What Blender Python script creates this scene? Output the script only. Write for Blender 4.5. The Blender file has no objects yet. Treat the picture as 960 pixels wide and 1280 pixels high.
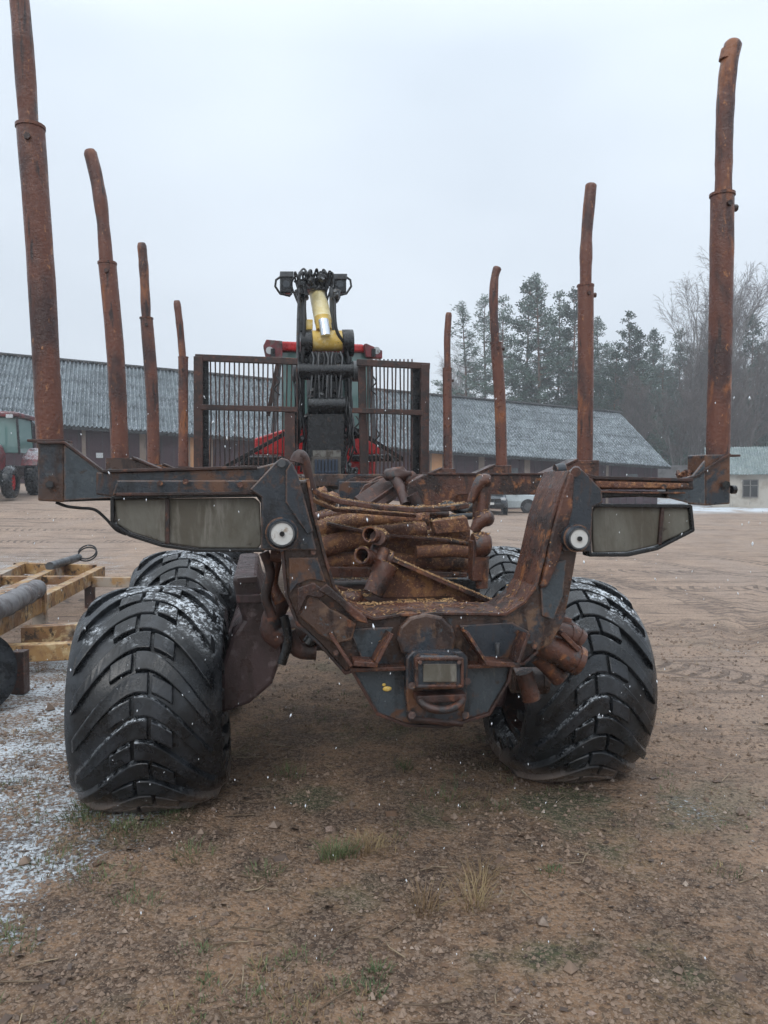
import bpy, math, random
from mathutils import Vector, Matrix, noise as mnoise
R = math.radians
rnd = random.Random(7)
sc = bpy.context.scene
col = sc.collection
# ------------------------------------------------------------------ camera
F = 960.0; PITCH = math.atan(40/960); CAMZ = 1.6
cam = bpy.data.cameras.new('camera'); co = bpy.data.objects.new('camera', cam); col.objects.link(co)
cam.sensor_fit = 'VERTICAL'; cam.sensor_height = 32.0; cam.lens = 32.0*F/1280
cam.clip_start = 0.05; cam.clip_end = 2000
co.location = (0, 0, CAMZ); co.rotation_euler = (math.pi/2-PITCH, 0, 0)
sc.camera = co
# ------------------------------------------------------------------ world, sun, exposure
w = bpy.data.worlds.new('World'); sc.world = w; w.use_nodes = True
nt = w.node_tree; nt.nodes.clear()
wo = nt.nodes.new('ShaderNodeOutputWorld'); bg = nt.nodes.new('ShaderNodeBackground'); nt.links.new(bg.outputs[0], wo.inputs[0])
bg.inputs[1].default_value = 0.142
sky = nt.nodes.new('ShaderNodeTexSky'); sky.sky_type = 'NISHITA'; sky.sun_disc = False
SUN_EL, SUN_AZ = R(38), R(200)
sky.sun_elevation = SUN_EL; sky.sun_rotation = SUN_AZ
tc = nt.nodes.new('ShaderNodeTexCoord'); mp = nt.nodes.new('ShaderNodeMapping'); mp.inputs['Scale'].default_value = (1.2, 1.2, 2.6)
cn = nt.nodes.new('ShaderNodeTexNoise'); cn.inputs['Scale'].default_value = 1.3; cn.inputs['Detail'].default_value = 3; cn.inputs['Roughness'].default_value = 0.45
nt.links.new(tc.outputs['Generated'], mp.inputs[0]); nt.links.new(mp.outputs[0], cn.inputs[0])
rp = nt.nodes.new('ShaderNodeValToRGB'); rp.color_ramp.elements[0].position = .3; rp.color_ramp.elements[1].position = .72
rp.color_ramp.elements[0].color = (.84, .85, .86, 1); rp.color_ramp.elements[1].color = (1.17, 1.155, 1.13, 1)
nt.links.new(cn.outputs[0], rp.inputs[0])
sx = nt.nodes.new('ShaderNodeSeparateXYZ'); nt.links.new(tc.outputs['Generated'], sx.inputs[0])   # overcast: brightest overhead
el = nt.nodes.new('ShaderNodeValToRGB'); ce = el.color_ramp.elements; ce[0].position = 0; ce[0].color = (3.45, 3.75, 4.15, 1); ce[1].position = 1; ce[1].color = (10.5, 11.3, 12.1, 1)
for p_, c_ in ((.22, (3.6, 3.95, 4.4, 1)), (.48, (4.2, 4.7, 5.25, 1)), (.70, (7.5, 8.2, 8.9, 1))): e_ = ce.new(p_); e_.color = c_
nt.links.new(sx.outputs[2], el.inputs[0])
ml = nt.nodes.new('ShaderNodeMixRGB'); ml.blend_type = 'MULTIPLY'; ml.inputs[0].default_value = 1; nt.links.new(el.outputs[0], ml.inputs[1]); nt.links.new(rp.outputs[0], ml.inputs[2])
mx = nt.nodes.new('ShaderNodeMixRGB'); mx.inputs[0].default_value = 0.93
nt.links.new(sky.outputs[0], mx.inputs[1]); nt.links.new(ml.outputs[0], mx.inputs[2]); nt.links.new(mx.outputs[0], bg.inputs[0])
sl = bpy.data.lights.new('sun', 'SUN'); sl.energy = 0.6; sl.angle = R(30); sl.color = (1, .97, .93)
so = bpy.data.objects.new('sun', sl); col.objects.link(so)
so.rotation_euler = (math.pi/2-SUN_EL, 0, math.pi-SUN_AZ+R(0))
sc.view_settings.view_transform = 'Standard'; sc.view_settings.look = 'None'
sc.view_settings.exposure = 0.55; sc.view_settings.gamma = 1
# ------------------------------------------------------------------ measuring helpers
def ray(px, py):
    x = (px-480)/F; u = (640-py)/F; c, s = math.cos(PITCH), math.sin(PITCH)
    return Vector((x, c+s*u, -s+c*u))
C0 = Vector((0, 0, CAMZ))
def W(px, py, Y): d = ray(px, py); return C0 + d*(Y/d.y)              # point at depth Y
def G(px, py, z=0.0): d = ray(px, py); return C0 + d*((z-CAMZ)/d.z)   # point at height z
O = Vector((0.1, 3.27, 0)); TH = math.atan(.16)
MM = Matrix.Translation(O) @ Matrix.Rotation(TH, 4, 'Z'); MI = MM.inverted()
fdir = Vector((-math.sin(TH), math.cos(TH), 0))
def L(px, py, yl):                                                    # machine frame (x, z) on plane y = yl
    d = ray(px, py); t = (yl - (C0-O).dot(fdir))/d.dot(fdir); p = MI @ (C0+d*t); return (p.x, p.z)
def L3(px, py, yl): a = L(px, py, yl); return Vector((a[0], yl, a[1]))
def LP(pts, yl): return [L(a, b, yl) for a, b in pts]
# ------------------------------------------------------------------ mesh helper
class MB:
    def __init__(s): s.v = []; s.f = []; s.sm = []
    def add(s, vs, fs, smooth=False):
        o = len(s.v); s.v += [tuple(v) for v in vs]; s.f += [tuple(i+o for i in f) for f in fs]; s.sm += [smooth]*len(fs); return s
    def box(s, c, d, m=None):
        x, y, z = [a/2 for a in d]; vs = [Vector((i*x, j*y, k*z)) for i in (-1, 1) for j in (-1, 1) for k in (-1, 1)]
        if m is not None: vs = [m @ v for v in vs]
        c = Vector(c); return s.add([v+c for v in vs], [(0,1,3,2),(4,6,7,5),(0,4,5,1),(2,3,7,6),(0,2,6,4),(1,5,7,3)])
    def beam(s, a, b, wd, ht, up=(0,0,1)):
        a, b = Vector(a), Vector(b); d = (b-a).normalized(); u = Vector(up); sd = d.cross(u)
        if sd.length < 1e-4: sd = d.cross(Vector((0,1,0)))
        sd.normalize(); u = sd.cross(d); vs = [p+sd*(i*wd/2)+u*(j*ht/2) for p in (a, b) for i, j in ((-1,-1),(1,-1),(1,1),(-1,1))]
        return s.add(vs, [(0,1,2,3),(7,6,5,4),(0,4,5,1),(1,5,6,2),(2,6,7,3),(3,7,4,0)])
    def prism(s, pts, y0, y1):
        n = len(pts)
        vs = [(x, y0, z) for x, z in pts]+[(x, y1, z) for x, z in pts]
        a = sum(pts[i][0]*pts[(i+1) % n][1]-pts[(i+1) % n][0]*pts[i][1] for i in range(n))
        f = [tuple(range(n)), tuple(range(2*n-1, n-1, -1))]+[(i, i+n, (i+1) % n+n, (i+1) % n) for i in range(n)]
        if a < 0: f = [tuple(reversed(q)) for q in f]
        return s.add(vs, f)
    def tube(s, path, rad, n=12, cap=True, smooth=True):
        path = [Vector(p) for p in path]; m = len(path)
        if not hasattr(rad, '__len__'): rad = [rad]*m
        if len(rad) != m: r0 = rad; rad = [r0[int(i*(len(r0)-1)/(m-1)+.5)] for i in range(m)]
        ref = None; vs = []
        for i, p in enumerate(path):
            d = (path[min(i+1, m-1)]-path[max(i-1, 0)]).normalized()
            if ref is None: ref = d.orthogonal().normalized()
            ref = (ref-d*ref.dot(d)).normalized(); b = d.cross(ref)
            for k in range(n):
                t = 2*math.pi*k/n; vs.append(p+(ref*math.cos(t)+b*math.sin(t))*rad[i])
        fs = [(i*n+k, i*n+(k+1) % n, (i+1)*n+(k+1) % n, (i+1)*n+k) for i in range(m-1) for k in range(n)]
        s.add(vs, fs, smooth)
        if cap: s.add(vs[:n], [tuple(range(n-1, -1, -1))]); s.add(vs[-n:], [tuple(range(n))])
        return s
    def cyl(s, a, b, r, r2=None, n=20, cap=True): return s.tube([a, b], [r, r if r2 is None else r2], n, cap)
    def pipe(s, a, b, ro, ri, n=20):
        a, b = Vector(a), Vector(b); s.tube([a, b], ro, n, False); d = (b-a).normalized(); ref = d.orthogonal().normalized(); q = d.cross(ref)
        vs = []
        for p in (a, b):
            for r in (ro, ri):
                for k in range(n): t = 2*math.pi*k/n; vs.append(p+(ref*math.cos(t)+q*math.sin(t))*r)
        fs = []
        for k in range(n):
            j = (k+1) % n
            fs += [(k, n+k, n+j, j), (2*n+k, 2*n+j, 3*n+j, 3*n+k), (n+k, 3*n+k, 3*n+j, n+j)]
        return s.add(vs, fs)
    def ball(s, c, r, sc_=(1,1,1), nu=12, nv=8, jit=0):
        vs = []; c = Vector(c)
        for j in range(nv+1):
            for i in range(nu):
                a = math.pi*j/nv; t = 2*math.pi*i/nu; q = 1
                d = Vector((math.sin(a)*math.cos(t)*sc_[0], math.sin(a)*math.sin(t)*sc_[1], math.cos(a)*sc_[2]))
                if jit: q = 1+jit*mnoise.noise(d*3+c*7)
                vs.append(c+d*r*q)
        return s.add(vs, [(j*nu+i, (j+1)*nu+i, (j+1)*nu+(i+1) % nu, j*nu+(i+1) % nu) for j in range(nv) for i in range(nu)], True)
    def xf(s, m): s.v = [tuple(m @ Vector(v)) for v in s.v]; return s
def obj(name, mb, mat, parent=None, bev=0.0, label=None, cat=None, group=None, kind=None, machine=False, sub=0):
    v = mb.v
    if machine: v = [MM @ Vector(q) for q in v]
    if parent is None:
        xs = [q[0] for q in v]; ys = [q[1] for q in v]; zs = [q[2] for q in v]
        org = Vector(((min(xs)+max(xs))/2, (min(ys)+max(ys))/2, min(zs)))
        if kind == 'structure': org = Vector((0, 0, 0))
        v = [(q[0]-org.x, q[1]-org.y, q[2]-org.z) for q in v]
    else: org = Vector((0, 0, 0))
    me = bpy.data.meshes.new(name); me.from_pydata([tuple(q) for q in v], [], mb.f); me.polygons.foreach_set('use_smooth', mb.sm)
    me.validate(); me.update()
    if mat: me.materials.append(mat)
    o = bpy.data.objects.new(name, me); col.objects.link(o); o.location = org
    if parent: o.parent = parent
    if bev:
        b = o.modifiers.new('bevel', 'BEVEL'); b.width = bev; b.segments = 2; b.limit_method = 'ANGLE'; b.angle_limit = R(35)
    if label: o['label'] = label
    if cat: o['category'] = cat
    if group: o['group'] = group
    if kind: o['kind'] = kind
    return o
def thing(name, label, cat, m=None, group=None):
    o = bpy.data.objects.new(name, None); col.objects.link(o); o.empty_display_size = .2
    if m is not None: o.matrix_world = m
    o['label'] = label; o['category'] = cat
    if group: o['group'] = group
    return o
def copy_tree(o, parent=None):
    c = o.copy(); col.objects.link(c)
    if parent: c.parent = parent
    for ch in [q for q in list(o.children)]: copy_tree(ch, c)
    return c
# ------------------------------------------------------------------ materials
class NT:
    def __init__(s, name):
        s.m = bpy.data.materials.new(name); s.m.use_nodes = True; s.t = s.m.node_tree; s.t.nodes.clear()
        s.out = s.n('ShaderNodeOutputMaterial'); s.b = s.n('ShaderNodeBsdfPrincipled'); s.l(s.b.outputs[0], s.out.inputs[0])
        s.tc = s.n('ShaderNodeTexCoord'); s.geo = s.n('ShaderNodeNewGeometry')
    def n(s, t, **k):
        q = s.t.nodes.new(t)
        for a, b in k.items(): setattr(q, a, b)
        return q
    def l(s, a, b): s.t.links.new(a, b)
    def noise(s, scale, detail=5, rough=.6, stretch=None, loc=(0,0,0), dist=0):
        q = s.n('ShaderNodeTexNoise'); q.inputs['Scale'].default_value = scale; q.inputs['Detail'].default_value = detail
        q.inputs['Roughness'].default_value = rough; q.inputs['Distortion'].default_value = dist
        mp = s.n('ShaderNodeMapping'); mp.inputs['Location'].default_value = loc
        if stretch: mp.inputs['Scale'].default_value = stretch
        s.l(s.tc.outputs['Object'], mp.inputs[0]); s.l(mp.outputs[0], q.inputs[0]); return q.outputs[0]
    def rng(s, v, lo, hi, a=0, b=1):
        q = s.n('ShaderNodeMapRange'); s.l(v, q.inputs[0]); q.interpolation_type = 'SMOOTHSTEP'
        for i, x in zip((1, 2, 3, 4), (lo, hi, a, b)): q.inputs[i].default_value = x
        return q.outputs[0]
    def math(s, op, a, b=None):
        q = s.n('ShaderNodeMath', operation=op)
        for i, x in enumerate((a, b)):
            if x is None: continue
            if isinstance(x, (int, float)): q.inputs[i].default_value = x
            else: s.l(x, q.inputs[i])
        return q.outputs[0]
    def mix(s, f, a, b):
        q = s.n('ShaderNodeMixRGB')
        for i, x in zip((0, 1, 2), (f, a, b)):
            if isinstance(x, (int, float)): q.inputs[i].default_value = x
            elif isinstance(x, tuple): q.inputs[i].default_value = (*x, 1)
            else: s.l(x, q.inputs[i])
        return q.outputs[0]
    def sep(s, v):
        q = s.n('ShaderNodeSeparateXYZ'); s.l(v, q.inputs[0]); return q.outputs
    def bump(s, h, strength, dist=.01):
        q = s.n('ShaderNodeBump'); q.inputs['Strength'].default_value = strength; q.inputs['Distance'].default_value = dist
        s.l(h, q.inputs['Height']); s.l(q.outputs[0], s.b.inputs['Normal'])
def mat(name, base, layers=(), rough=(.4, .7), bump=.4, bscale=60, metal=0, snow=0, edge=None, spec=.5, bdist=.006):
    t = NT(name); c = base
    for i, ly in enumerate(layers):
        colr, scale, lo, hi = ly[:4]; st = ly[4] if len(ly) > 4 else None
        c = t.mix(t.rng(t.noise(scale, 6, .65, st, (i*3.1, i*1.7, i*5.3), .3), lo, hi), c, colr)
    if edge:                                                # paint worn through on corners
        bv = t.n('ShaderNodeBevel', samples=4); bv.inputs[0].default_value = .014
        dt = t.n('ShaderNodeVectorMath', operation='DOT_PRODUCT'); t.l(bv.outputs[0], dt.inputs[0]); t.l(t.geo.outputs['Normal'], dt.inputs[1])
        e = t.math('MULTIPLY', t.rng(dt.outputs['Value'], .985, .86), t.rng(t.noise(25, 4), .35, .6))
        c = t.mix(e, c, edge)
    r = t.rng(t.noise(14, 4, .6), .35, .65, rough[0], rough[1])
    if snow:
        nz = t.sep(t.geo.outputs['Normal'])[2]
        s1 = t.math('MULTIPLY', t.rng(nz, .35, .85), t.rng(t.noise(34, 6, .75), .62-.2*snow, .68-.12*snow))
        s1 = t.math('MULTIPLY', s1, t.rng(t.noise(2.3, 2, .5, None, (9, 4, 2)), .62-.3*snow, .72-.3*snow))
        c = t.mix(s1, c, (.72, .76, .8)); 
    if isinstance(c, tuple): t.b.inputs['Base Color'].default_value = (*c, 1)
    else: t.l(c, t.b.inputs['Base Color'])
    t.l(r, t.b.inputs['Roughness']); t.b.inputs['Metallic'].default_value = metal
    t.b.inputs['Specular IOR Level'].default_value = spec
    if bump: t.bump(t.noise(bscale, 6, .7), bump, bdist)
    return t.m
RD, RM, RO = (.022, .012, .010), (.092, .037, .024), (.23, .092, .036)
SL = (.026, .033, .042)
M = {}
M['rust'] = mat('wet_rust', RM, [(RD, 5, .46, .60), (RO, 13, .54, .66), ((.035, .018, .015), 22, .54, .64, (1, 1, .2)), ((.05, .045, .048), 8, .60, .68), ((.36, .19, .08), 70, .62, .69)], (.16, .5), .6, 75, snow=.12, bdist=.007)
M['stake'] = mat('stake_rust', (.125, .042, .024), [((.045, .019, .016), 3.5, .44, .62, (1, 1, .5)), ((.24, .085, .030), 8, .54, .68, (1, 1, .3)), ((.34, .15, .06), 45, .60, .70, (1, 1, .5)), ((.025, .013, .012), 18, .57, .66, (1, 1, .15)), ((.16, .10, .085), 90, .64, .70)], (.24, .56), .8, 65, bdist=.006)
M['rust_dk'] = mat('dark_rust', (.052, .022, .016), [(RD, 6, .45, .6), ((.13, .045, .022), 15, .55, .7), ((.02, .02, .022), 9, .58, .66)], (.3, .6), .8, 60)
M['rust_straw'] = mat('rust_with_bark_litter', (.145, .060, .036), [((.05, .022, .015), 5, .5, .62), ((.30, .14, .055), 14, .52, .64), ((.33, .155, .070), 60, .54, .62), ((.60, .38, .19), 110, .615, .66), ((.03, .015, .012), 40, .60, .68)], (.35, .7), .9, 80, bdist=.012)
M['slate'] = mat('worn_slate_paint', SL, [((.012, .014, .017), 7, .5, .62, (1, 1, .4)), ((.105, .050, .028), 4.5, .53, .60), ((.055, .028, .019), 15, .57, .66, (1, 1, .3)), ((.085, .095, .10), 30, .66, .72, (1, 1, .25))], (.16, .42), .4, 50, edge=(.20, .10, .055))
M['slate_lt'] = mat('bluish_slate_paint', (.045, .058, .068), [((.018, .022, .026), 8, .52, .64, (1, 1, .3)), ((.10, .050, .030), 5, .57, .64), ((.10, .11, .11), 26, .62, .70, (1, 1, .2)), ((.03, .02, .017), 14, .60, .68)], (.15, .4), .4, 50, edge=(.22, .10, .05))
M['slate_rust'] = mat('slate_paint_mostly_rusted', SL, [((.060, .034, .025), 3.2, .40, .50), ((.13, .078, .050), 6, .55, .63), (RD, 12, .50, .60, (1, 1, .3)), ((.15, .060, .030), 20, .60, .68), ((.055, .068, .078), 24, .60, .68)], (.17, .45), .5, 60, edge=(.20, .105, .06))
M['black'] = mat('oily_black_steel', (.0055, .006, .007), [((.022, .023, .026), 10, .54, .66), ((.045, .028, .02), 16, .61, .68)], (.15, .4), .4, 50, snow=.05)
M['grey_st'] = mat('grey_steel', (.07, .075, .08), [((.03, .03, .032), 9, .5, .6), ((.10, .065, .04), 14, .6, .7)], (.3, .5), .3, 50)
M['panel'] = mat('grey_green_panel', (.135, .130, .108), [((.080, .070, .052), 4, .42, .62, (1, 1, .4)), ((.20, .19, .165), 9, .52, .68, (1, 1, .2)), ((.045, .035, .026), 20, .64, .7)], (.5, .75), .25, 30, edge=(.06, .04, .03))
M['white_cap'] = mat('white_plastic_cap', (.55, .55, .53), [((.28, .23, .18), 22, .52, .66), ((.55, .55, .53), 60, .5, .7)], (.3, .5), .2, 60)
M['bogie'] = mat('maroon_grey_steel', (.070, .045, .046), [((.032, .018, .017), 5, .45, .62, (1, 1, .4)), ((.14, .11, .11), 10, .56, .68), ((.16, .035, .03), 7, .64, .7)], (.25, .5), .4, 40)
M['yellow'] = mat('yellow_paint', (.62, .42, .09), [((.70, .55, .25), 12, .5, .65), ((.05, .04, .02), 26, .62, .68), ((.30, .15, .04), 14, .62, .7)], (.3, .5), .2, 50)
M['cream'] = mat('cream_yellow_paint', (.72, .60, .30), [((.78, .70, .46), 9, .45, .65), ((.22, .13, .04), 30, .64, .7)], (.3, .5), .2, 50)
M['chrome'] = mat('chrome', (.75, .78, .82), (), (.08, .15), 0, metal=.9)
M['red'] = mat('red_paint', (.42, .018, .02), [((.25, .012, .014), 6, .5, .65), ((.5, .06, .05), 20, .6, .7)], (.2, .4), .1, 50, snow=.25)
M['red_pale'] = mat('faded_red_paint', (.17, .025, .032), [((.06, .02, .022), 3, .45, .6), ((.10, .08, .075), 5, .55, .66)], (.3, .5), .1, 50, snow=.9)
M['hose'] = mat('rubber_hose', (.006, .006, .007), [((.03, .032, .035), 14, .62, .7)], (.3, .5), 0)
M['whiteish'] = mat('pale_plastic', (.45, .48, .5), [((.2, .2, .2), 20, .55, .65)], (.3, .5), .1)
def glass_mat(name, c, rough=.06):
    t = NT(name); t.b.inputs['Base Color'].default_value = (*c, 1); t.b.inputs['Roughness'].default_value = rough
    t.b.inputs['Specular IOR Level'].default_value = .8; return t.m
M['glass'] = glass_mat('greenish_glass', (.12, .21, .20)); M['dkglass'] = glass_mat('dark_glass', (.015, .02, .024))
def tyre_mat():
    t = NT('wet_rubber')
    c = t.mix(t.rng(t.noise(7, 6, .7), .42, .68), (.006, .007, .0085), (.026, .030, .036))
    c = t.mix(t.rng(t.noise(60, 5, .7), .60, .72), c, (.045, .05, .055))
    z = t.sep(t.tc.outputs['Object'])[2]
    mud = t.math('MULTIPLY', t.rng(z, -.33, -.45), t.rng(t.noise(9, 5, .65), .25, .50))
    c = t.mix(mud, c, (.15, .115, .095))
    nz = t.sep(t.geo.outputs['Normal'])
    up = t.rng(nz[2], .38, .85)
    s1 = t.math('MULTIPLY', up, t.rng(t.noise(46, 7, .8), .50, .56))
    s1 = t.math('MULTIPLY', s1, t.rng(t.noise(3.2, 3, .55, None, (3, 1, 6)), .46, .58))
    c = t.mix(s1, c, (.62, .66, .70))
    t.l(c, t.b.inputs['Base Color'])
    t.l(t.rng(t.noise(11, 5, .6), .35, .65, .17, .42), t.b.inputs['Roughness'])
    t.bump(t.noise(90, 5, .7), .35, .004); return t.m
M['tyre'] = tyre_mat()
# ------------------------------------------------------------------ terrain
def sst(x, a, b): x = max(0, min(1, (x-a)/(b-a))); return x*x*(3-2*x)
def gz(x, y):
    z = 1.4*sst(y, 9, 36)*sst(-x, -8, 14) - .2*sst(y, 10, 36)*sst(x, 0, 8)
    z += .8*sst(y, 62, 95)
    a = sst(abs(x), 30, 3) if 0 else 1
    n = mnoise.noise(Vector((x*.35, y*.35, 0)))*.05*sst(y, 4, 12) + mnoise.noise(Vector((x*1.3, y*1.3, 3)))*.018 + mnoise.noise(Vector((x*5, y*5, 5)))*.008
    if 7 < y < 40 and x > -2:                              # wheel ruts in the yard
        for k, (x0, sl) in enumerate(((3.2, .55), (5.1, .5), (4.0, .95), (6.2, .9))):
            d = abs((x-x0)-(y-7)*sl-.02*(y-7)**1.5)
            if d < .5: n -= .035*math.exp(-(d/.16)**2)-.025*math.exp(-((d-.3)/.1)**2)
    return z+n
def ground():
    xs = []; ys = []
    def axis(pts):
        out = []
        for a, b, st in pts:
            n = int(round((b-a)/st)); out += [a+(b-a)*i/n for i in range(n)]
        return out+[pts[-1][1]]
    xs = axis([(-500, -60, 40), (-60, -12, 1.5), (-12, -4, .25), (-4, 4, .06), (4, 14, .2), (14, 60, 1.5), (60, 500, 40)])
    ys = axis([(-100, -4, 8), (-4, 1.6, .4), (1.6, 8, .06), (8, 20, .15), (20, 60, .8), (60, 130, 4), (130, 1000, 60)])
    mb = MB(); nx = len(xs)
    vs = [(x, y, gz(x, y)) for y in ys for x in xs]
    mb.add(vs, [(j*nx+i, j*nx+i+1, (j+1)*nx+i+1, (j+1)*nx+i) for j in range(len(ys)-1) for i in range(nx-1)], True)
    t = NT('yard_ground'); P = t.sep(t.tc.outputs['Object']); X, Y = P[0], P[1]
    far = t.rng(t.math('ADD', Y, t.math('MULTIPLY', t.noise(.5, 4), 5)), 6.0, 13.0)
    right = t.rng(t.math('ADD', X, t.math('MULTIPLY', t.noise(.8, 4), 1.4)), 1.6, 3.4)
    sandy = t.math('MAXIMUM', far, t.math('MULTIPLY', right, .75))
    soil = t.mix(t.rng(t.noise(2.6, 9, .78), .40, .60), (.27, .165, .098), (.088, .055, .037))
    soil = t.mix(t.rng(t.noise(1.1, 4, .6, None, (5, 5, 0)), .52, .66), soil, (.070, .074, .036))
    sand = t.mix(t.rng(t.noise(1.3, 8, .72), .35, .65), (.42, .295, .215), (.27, .185, .135))
    sand = t.mix(t.rng(t.noise(.35, 5, .6, (1, .35, 1)), .45, .68), sand, (.34, .255, .205))
    c = t.mix(sandy, soil, sand)
    vo = t.n('ShaderNodeTexVoronoi'); vo.inputs['Scale'].default_value = 70; t.l(t.tc.outputs['Object'], vo.inputs[0])
    vr = t.sep(vo.outputs['Color'])[0]
    c = t.mix(t.math('MULTIPLY', t.rng(vr, .55, 1), .55), c, (.30, .22, .165))
    c = t.mix(t.math('MULTIPLY', t.rng(vr, .42, .0), .6), c, (.035, .025, .02))
    vo2 = t.n('ShaderNodeTexVoronoi'); vo2.inputs['Scale'].default_value = 190; t.l(t.tc.outputs['Object'], vo2.inputs[0])
    c = t.mix(t.math('MULTIPLY', t.rng(t.sep(vo2.outputs['Color'])[1], .7, 1), .6), c, (.36, .27, .2))
    # ruts and tread prints scored across the yard
    def lines(ang, sx, sy, w_, loc):
        mp = t.n('ShaderNodeMapping'); mp.inputs['Rotation'].default_value = (0, 0, R(ang)); mp.inputs['Scale'].default_value = (sx, sy, 1); mp.inputs['Location'].default_value = (loc, loc*2, 0)
        q = t.n('ShaderNodeTexNoise'); q.inputs['Scale'].default_value = 1; q.inputs['Detail'].default_value = 5; q.inputs['Roughness'].default_value = .55; q.inputs['Distortion'].default_value = .5
        t.l(t.tc.outputs['Object'], mp.inputs[0]); t.l(mp.outputs[0], q.inputs[0])
        return t.rng(t.math('ABSOLUTE', t.math('SUBTRACT', q.outputs[0], .5)), w_, 0)
    rut = t.math('MAXIMUM', t.math('MULTIPLY', lines(25, .16, 1.7, .03, 3), t.rng(t.noise(.45, 3), .42, .55)), t.math('MULTIPLY', lines(-8, .12, 1.3, .025, 9), t.rng(t.noise(.5, 3, .5, None, (6,6,6)), .45, .58)))
    rut = t.math('MULTIPLY', rut, sandy)
    def arc(cx, cy, r0, hw_, teeth):                                   # a curved track of one wide tyre with its tread print
        dx, dy = t.math('SUBTRACT', X, cx), t.math('SUBTRACT', Y, cy)
        r = t.math('SQRT', t.math('ADD', t.math('MULTIPLY', dx, dx), t.math('MULTIPLY', dy, dy)))
        r = t.math('ADD', r, t.math('MULTIPLY', t.noise(.8, 3), .5))
        q = t.math('ABSOLUTE', t.math('SUBTRACT', r, r0+.25)); m_ = t.rng(q, hw_, hw_*.8); edge = t.math('MULTIPLY', m_, t.rng(q, hw_*.6, hw_*.85))
        th = t.math('MULTIPLY', t.math('ARCTAN2', dy, dx), teeth); th = t.math('ADD', th, t.math('MULTIPLY', q, 9.0))
        tr_ = t.rng(t.math('SINE', th), .1, .6)
        return t.math('MULTIPLY', t.math('MAXIMUM', t.math('MULTIPLY', tr_, m_), edge), t.rng(t.noise(.7, 4, .6, None, (r0, 0, 0)), .38, .52))
    trk = arc(-6, 9, 10.2, .22, 380)
    for a_ in ((-6, 9, 8.3, .22, 380), (-6, 9, 14.6, .2, 560), (16, 22, 20.6, .25, 800), (16, 22, 18.6, .25, 800), (-6, 9, 12.7, .2, 560), (3, -6, 17.5, .25, 600), (3, -6, 19.6, .25, 600), (-25, 2, 30.5, .25, 1100)): trk = t.math('MAXIMUM', trk, arc(*a_))
    rut = t.math('MAXIMUM', rut, t.math('MULTIPLY', trk, t.rng(Y, 3.5, 5.5)))
    c = t.mix(t.math('MULTIPLY', rut, t.rng(t.noise(6, 6, .7), .35, .55)), c, (.12, .083, .062))
    # snow: patches on the left, frost by the buildings, flecks elsewhere
    leftm = t.math('MULTIPLY', t.rng(t.math('ADD', X, t.math('MULTIPLY', t.noise(2.2, 4, .6), 1.1)), -.20, -.95), t.rng(Y, 8.5, 6.5))
    leftm = t.math('MULTIPLY', leftm, t.rng(Y, 2.25, 2.8))
    lfar = t.math('MULTIPLY', t.math('MULTIPLY', t.rng(X, -3.2, -5.5), t.rng(Y, 7, 10)), t.math('MULTIPLY', t.rng(Y, 18, 13), .7))
    rfar = t.math('MULTIPLY', t.rng(t.math('SUBTRACT', Y, t.math('MULTIPLY', X, .0)), 40, 46), t.rng(X, 12, 17))
    rm = t.math('MULTIPLY', t.math('MULTIPLY', t.rng(X, .8, 1.6), t.rng(Y, 4.6, 3.7)), t.rng(t.noise(1.6, 3, .6, None, (2, 8, 0)), .5, .62))
    base_s = t.rng(t.noise(.9, 5, .65, None, (7, 1, 0)), .62, .72)
    reg = t.math('MAXIMUM', t.math('MAXIMUM', leftm, lfar), t.math('MULTIPLY', t.math('MAXIMUM', base_s, rm), .45))
    fleck = t.math('ADD', t.noise(38, 8, .8), t.math('ADD', t.math('MULTIPLY', reg, .20), t.math('MULTIPLY', t.rng(t.noise(3.0, 4, .6, None, (1, 2, 3)), .35, .65), .10)))
    s = t.math('MULTIPLY', t.rng(fleck, .70, .80), t.rng(reg, .12, .45))
    s = t.math('MAXIMUM', s, t.math('MULTIPLY', rfar, t.rng(t.noise(.6, 5), .38, .5)))
    c = t.mix(s, c, (.60, .64, .68))
    t.l(c, t.b.inputs['Base Color'])
    t.l(t.mix(sandy, (.85, .85, .85), (.62, .62, .62)), t.b.inputs['Roughness'])
    t.b.inputs['Specular IOR Level'].default_value = .35
    h = t.math('ADD', t.math('MULTIPLY', t.noise(24, 8, .75), 1.0), t.math('MULTIPLY', vo.outputs['Distance'], -.5))
    h = t.math('ADD', h, t.math('MULTIPLY', rut, -.9)); h = t.math('ADD', h, t.math('MULTIPLY', t.noise(5, 5, .6), 1.2)); h = t.math('ADD', h, t.math('MULTIPLY', s, .3))
    t.bump(h, .8, .03)
    obj('ground', mb, t.m, kind='structure')
ground()
# ------------------------------------------------------------------ barn
def wood_mat(name, base, alt, dk): return mat(name, base, [(alt, 1.2, .4, .7), (dk, 3.5, .55, .68, (1, 1, .15)), ((.06, .05, .05), 9, .62, .7, (1, 1, .1))], (.6, .85), .4, 20, bdist=.02)
def roof_mat(name, a, b, c_, sn):
    t = NT(name)
    c = t.mix(t.rng(t.noise(1.1, 6, .65, (1, 1, .35)), .4, .62), a, b)
    c = t.mix(t.rng(t.noise(4.5, 5, .7, (1, 1, .25)), .52, .68), c, c_)
    c = t.mix(t.math('MULTIPLY', t.rng(t.noise(9, 6, .8, (1, 1, .5), (4, 4, 4)), .5, .6), t.rng(t.noise(.35, 3, .6), .3, .6, sn*.4, sn)), c, (.55, .60, .66))
    t.l(c, t.b.inputs['Base Color']); t.b.inputs['Roughness'].default_value = .65
    t.bump(t.noise(12, 4), .3, .02); return t.m
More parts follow.
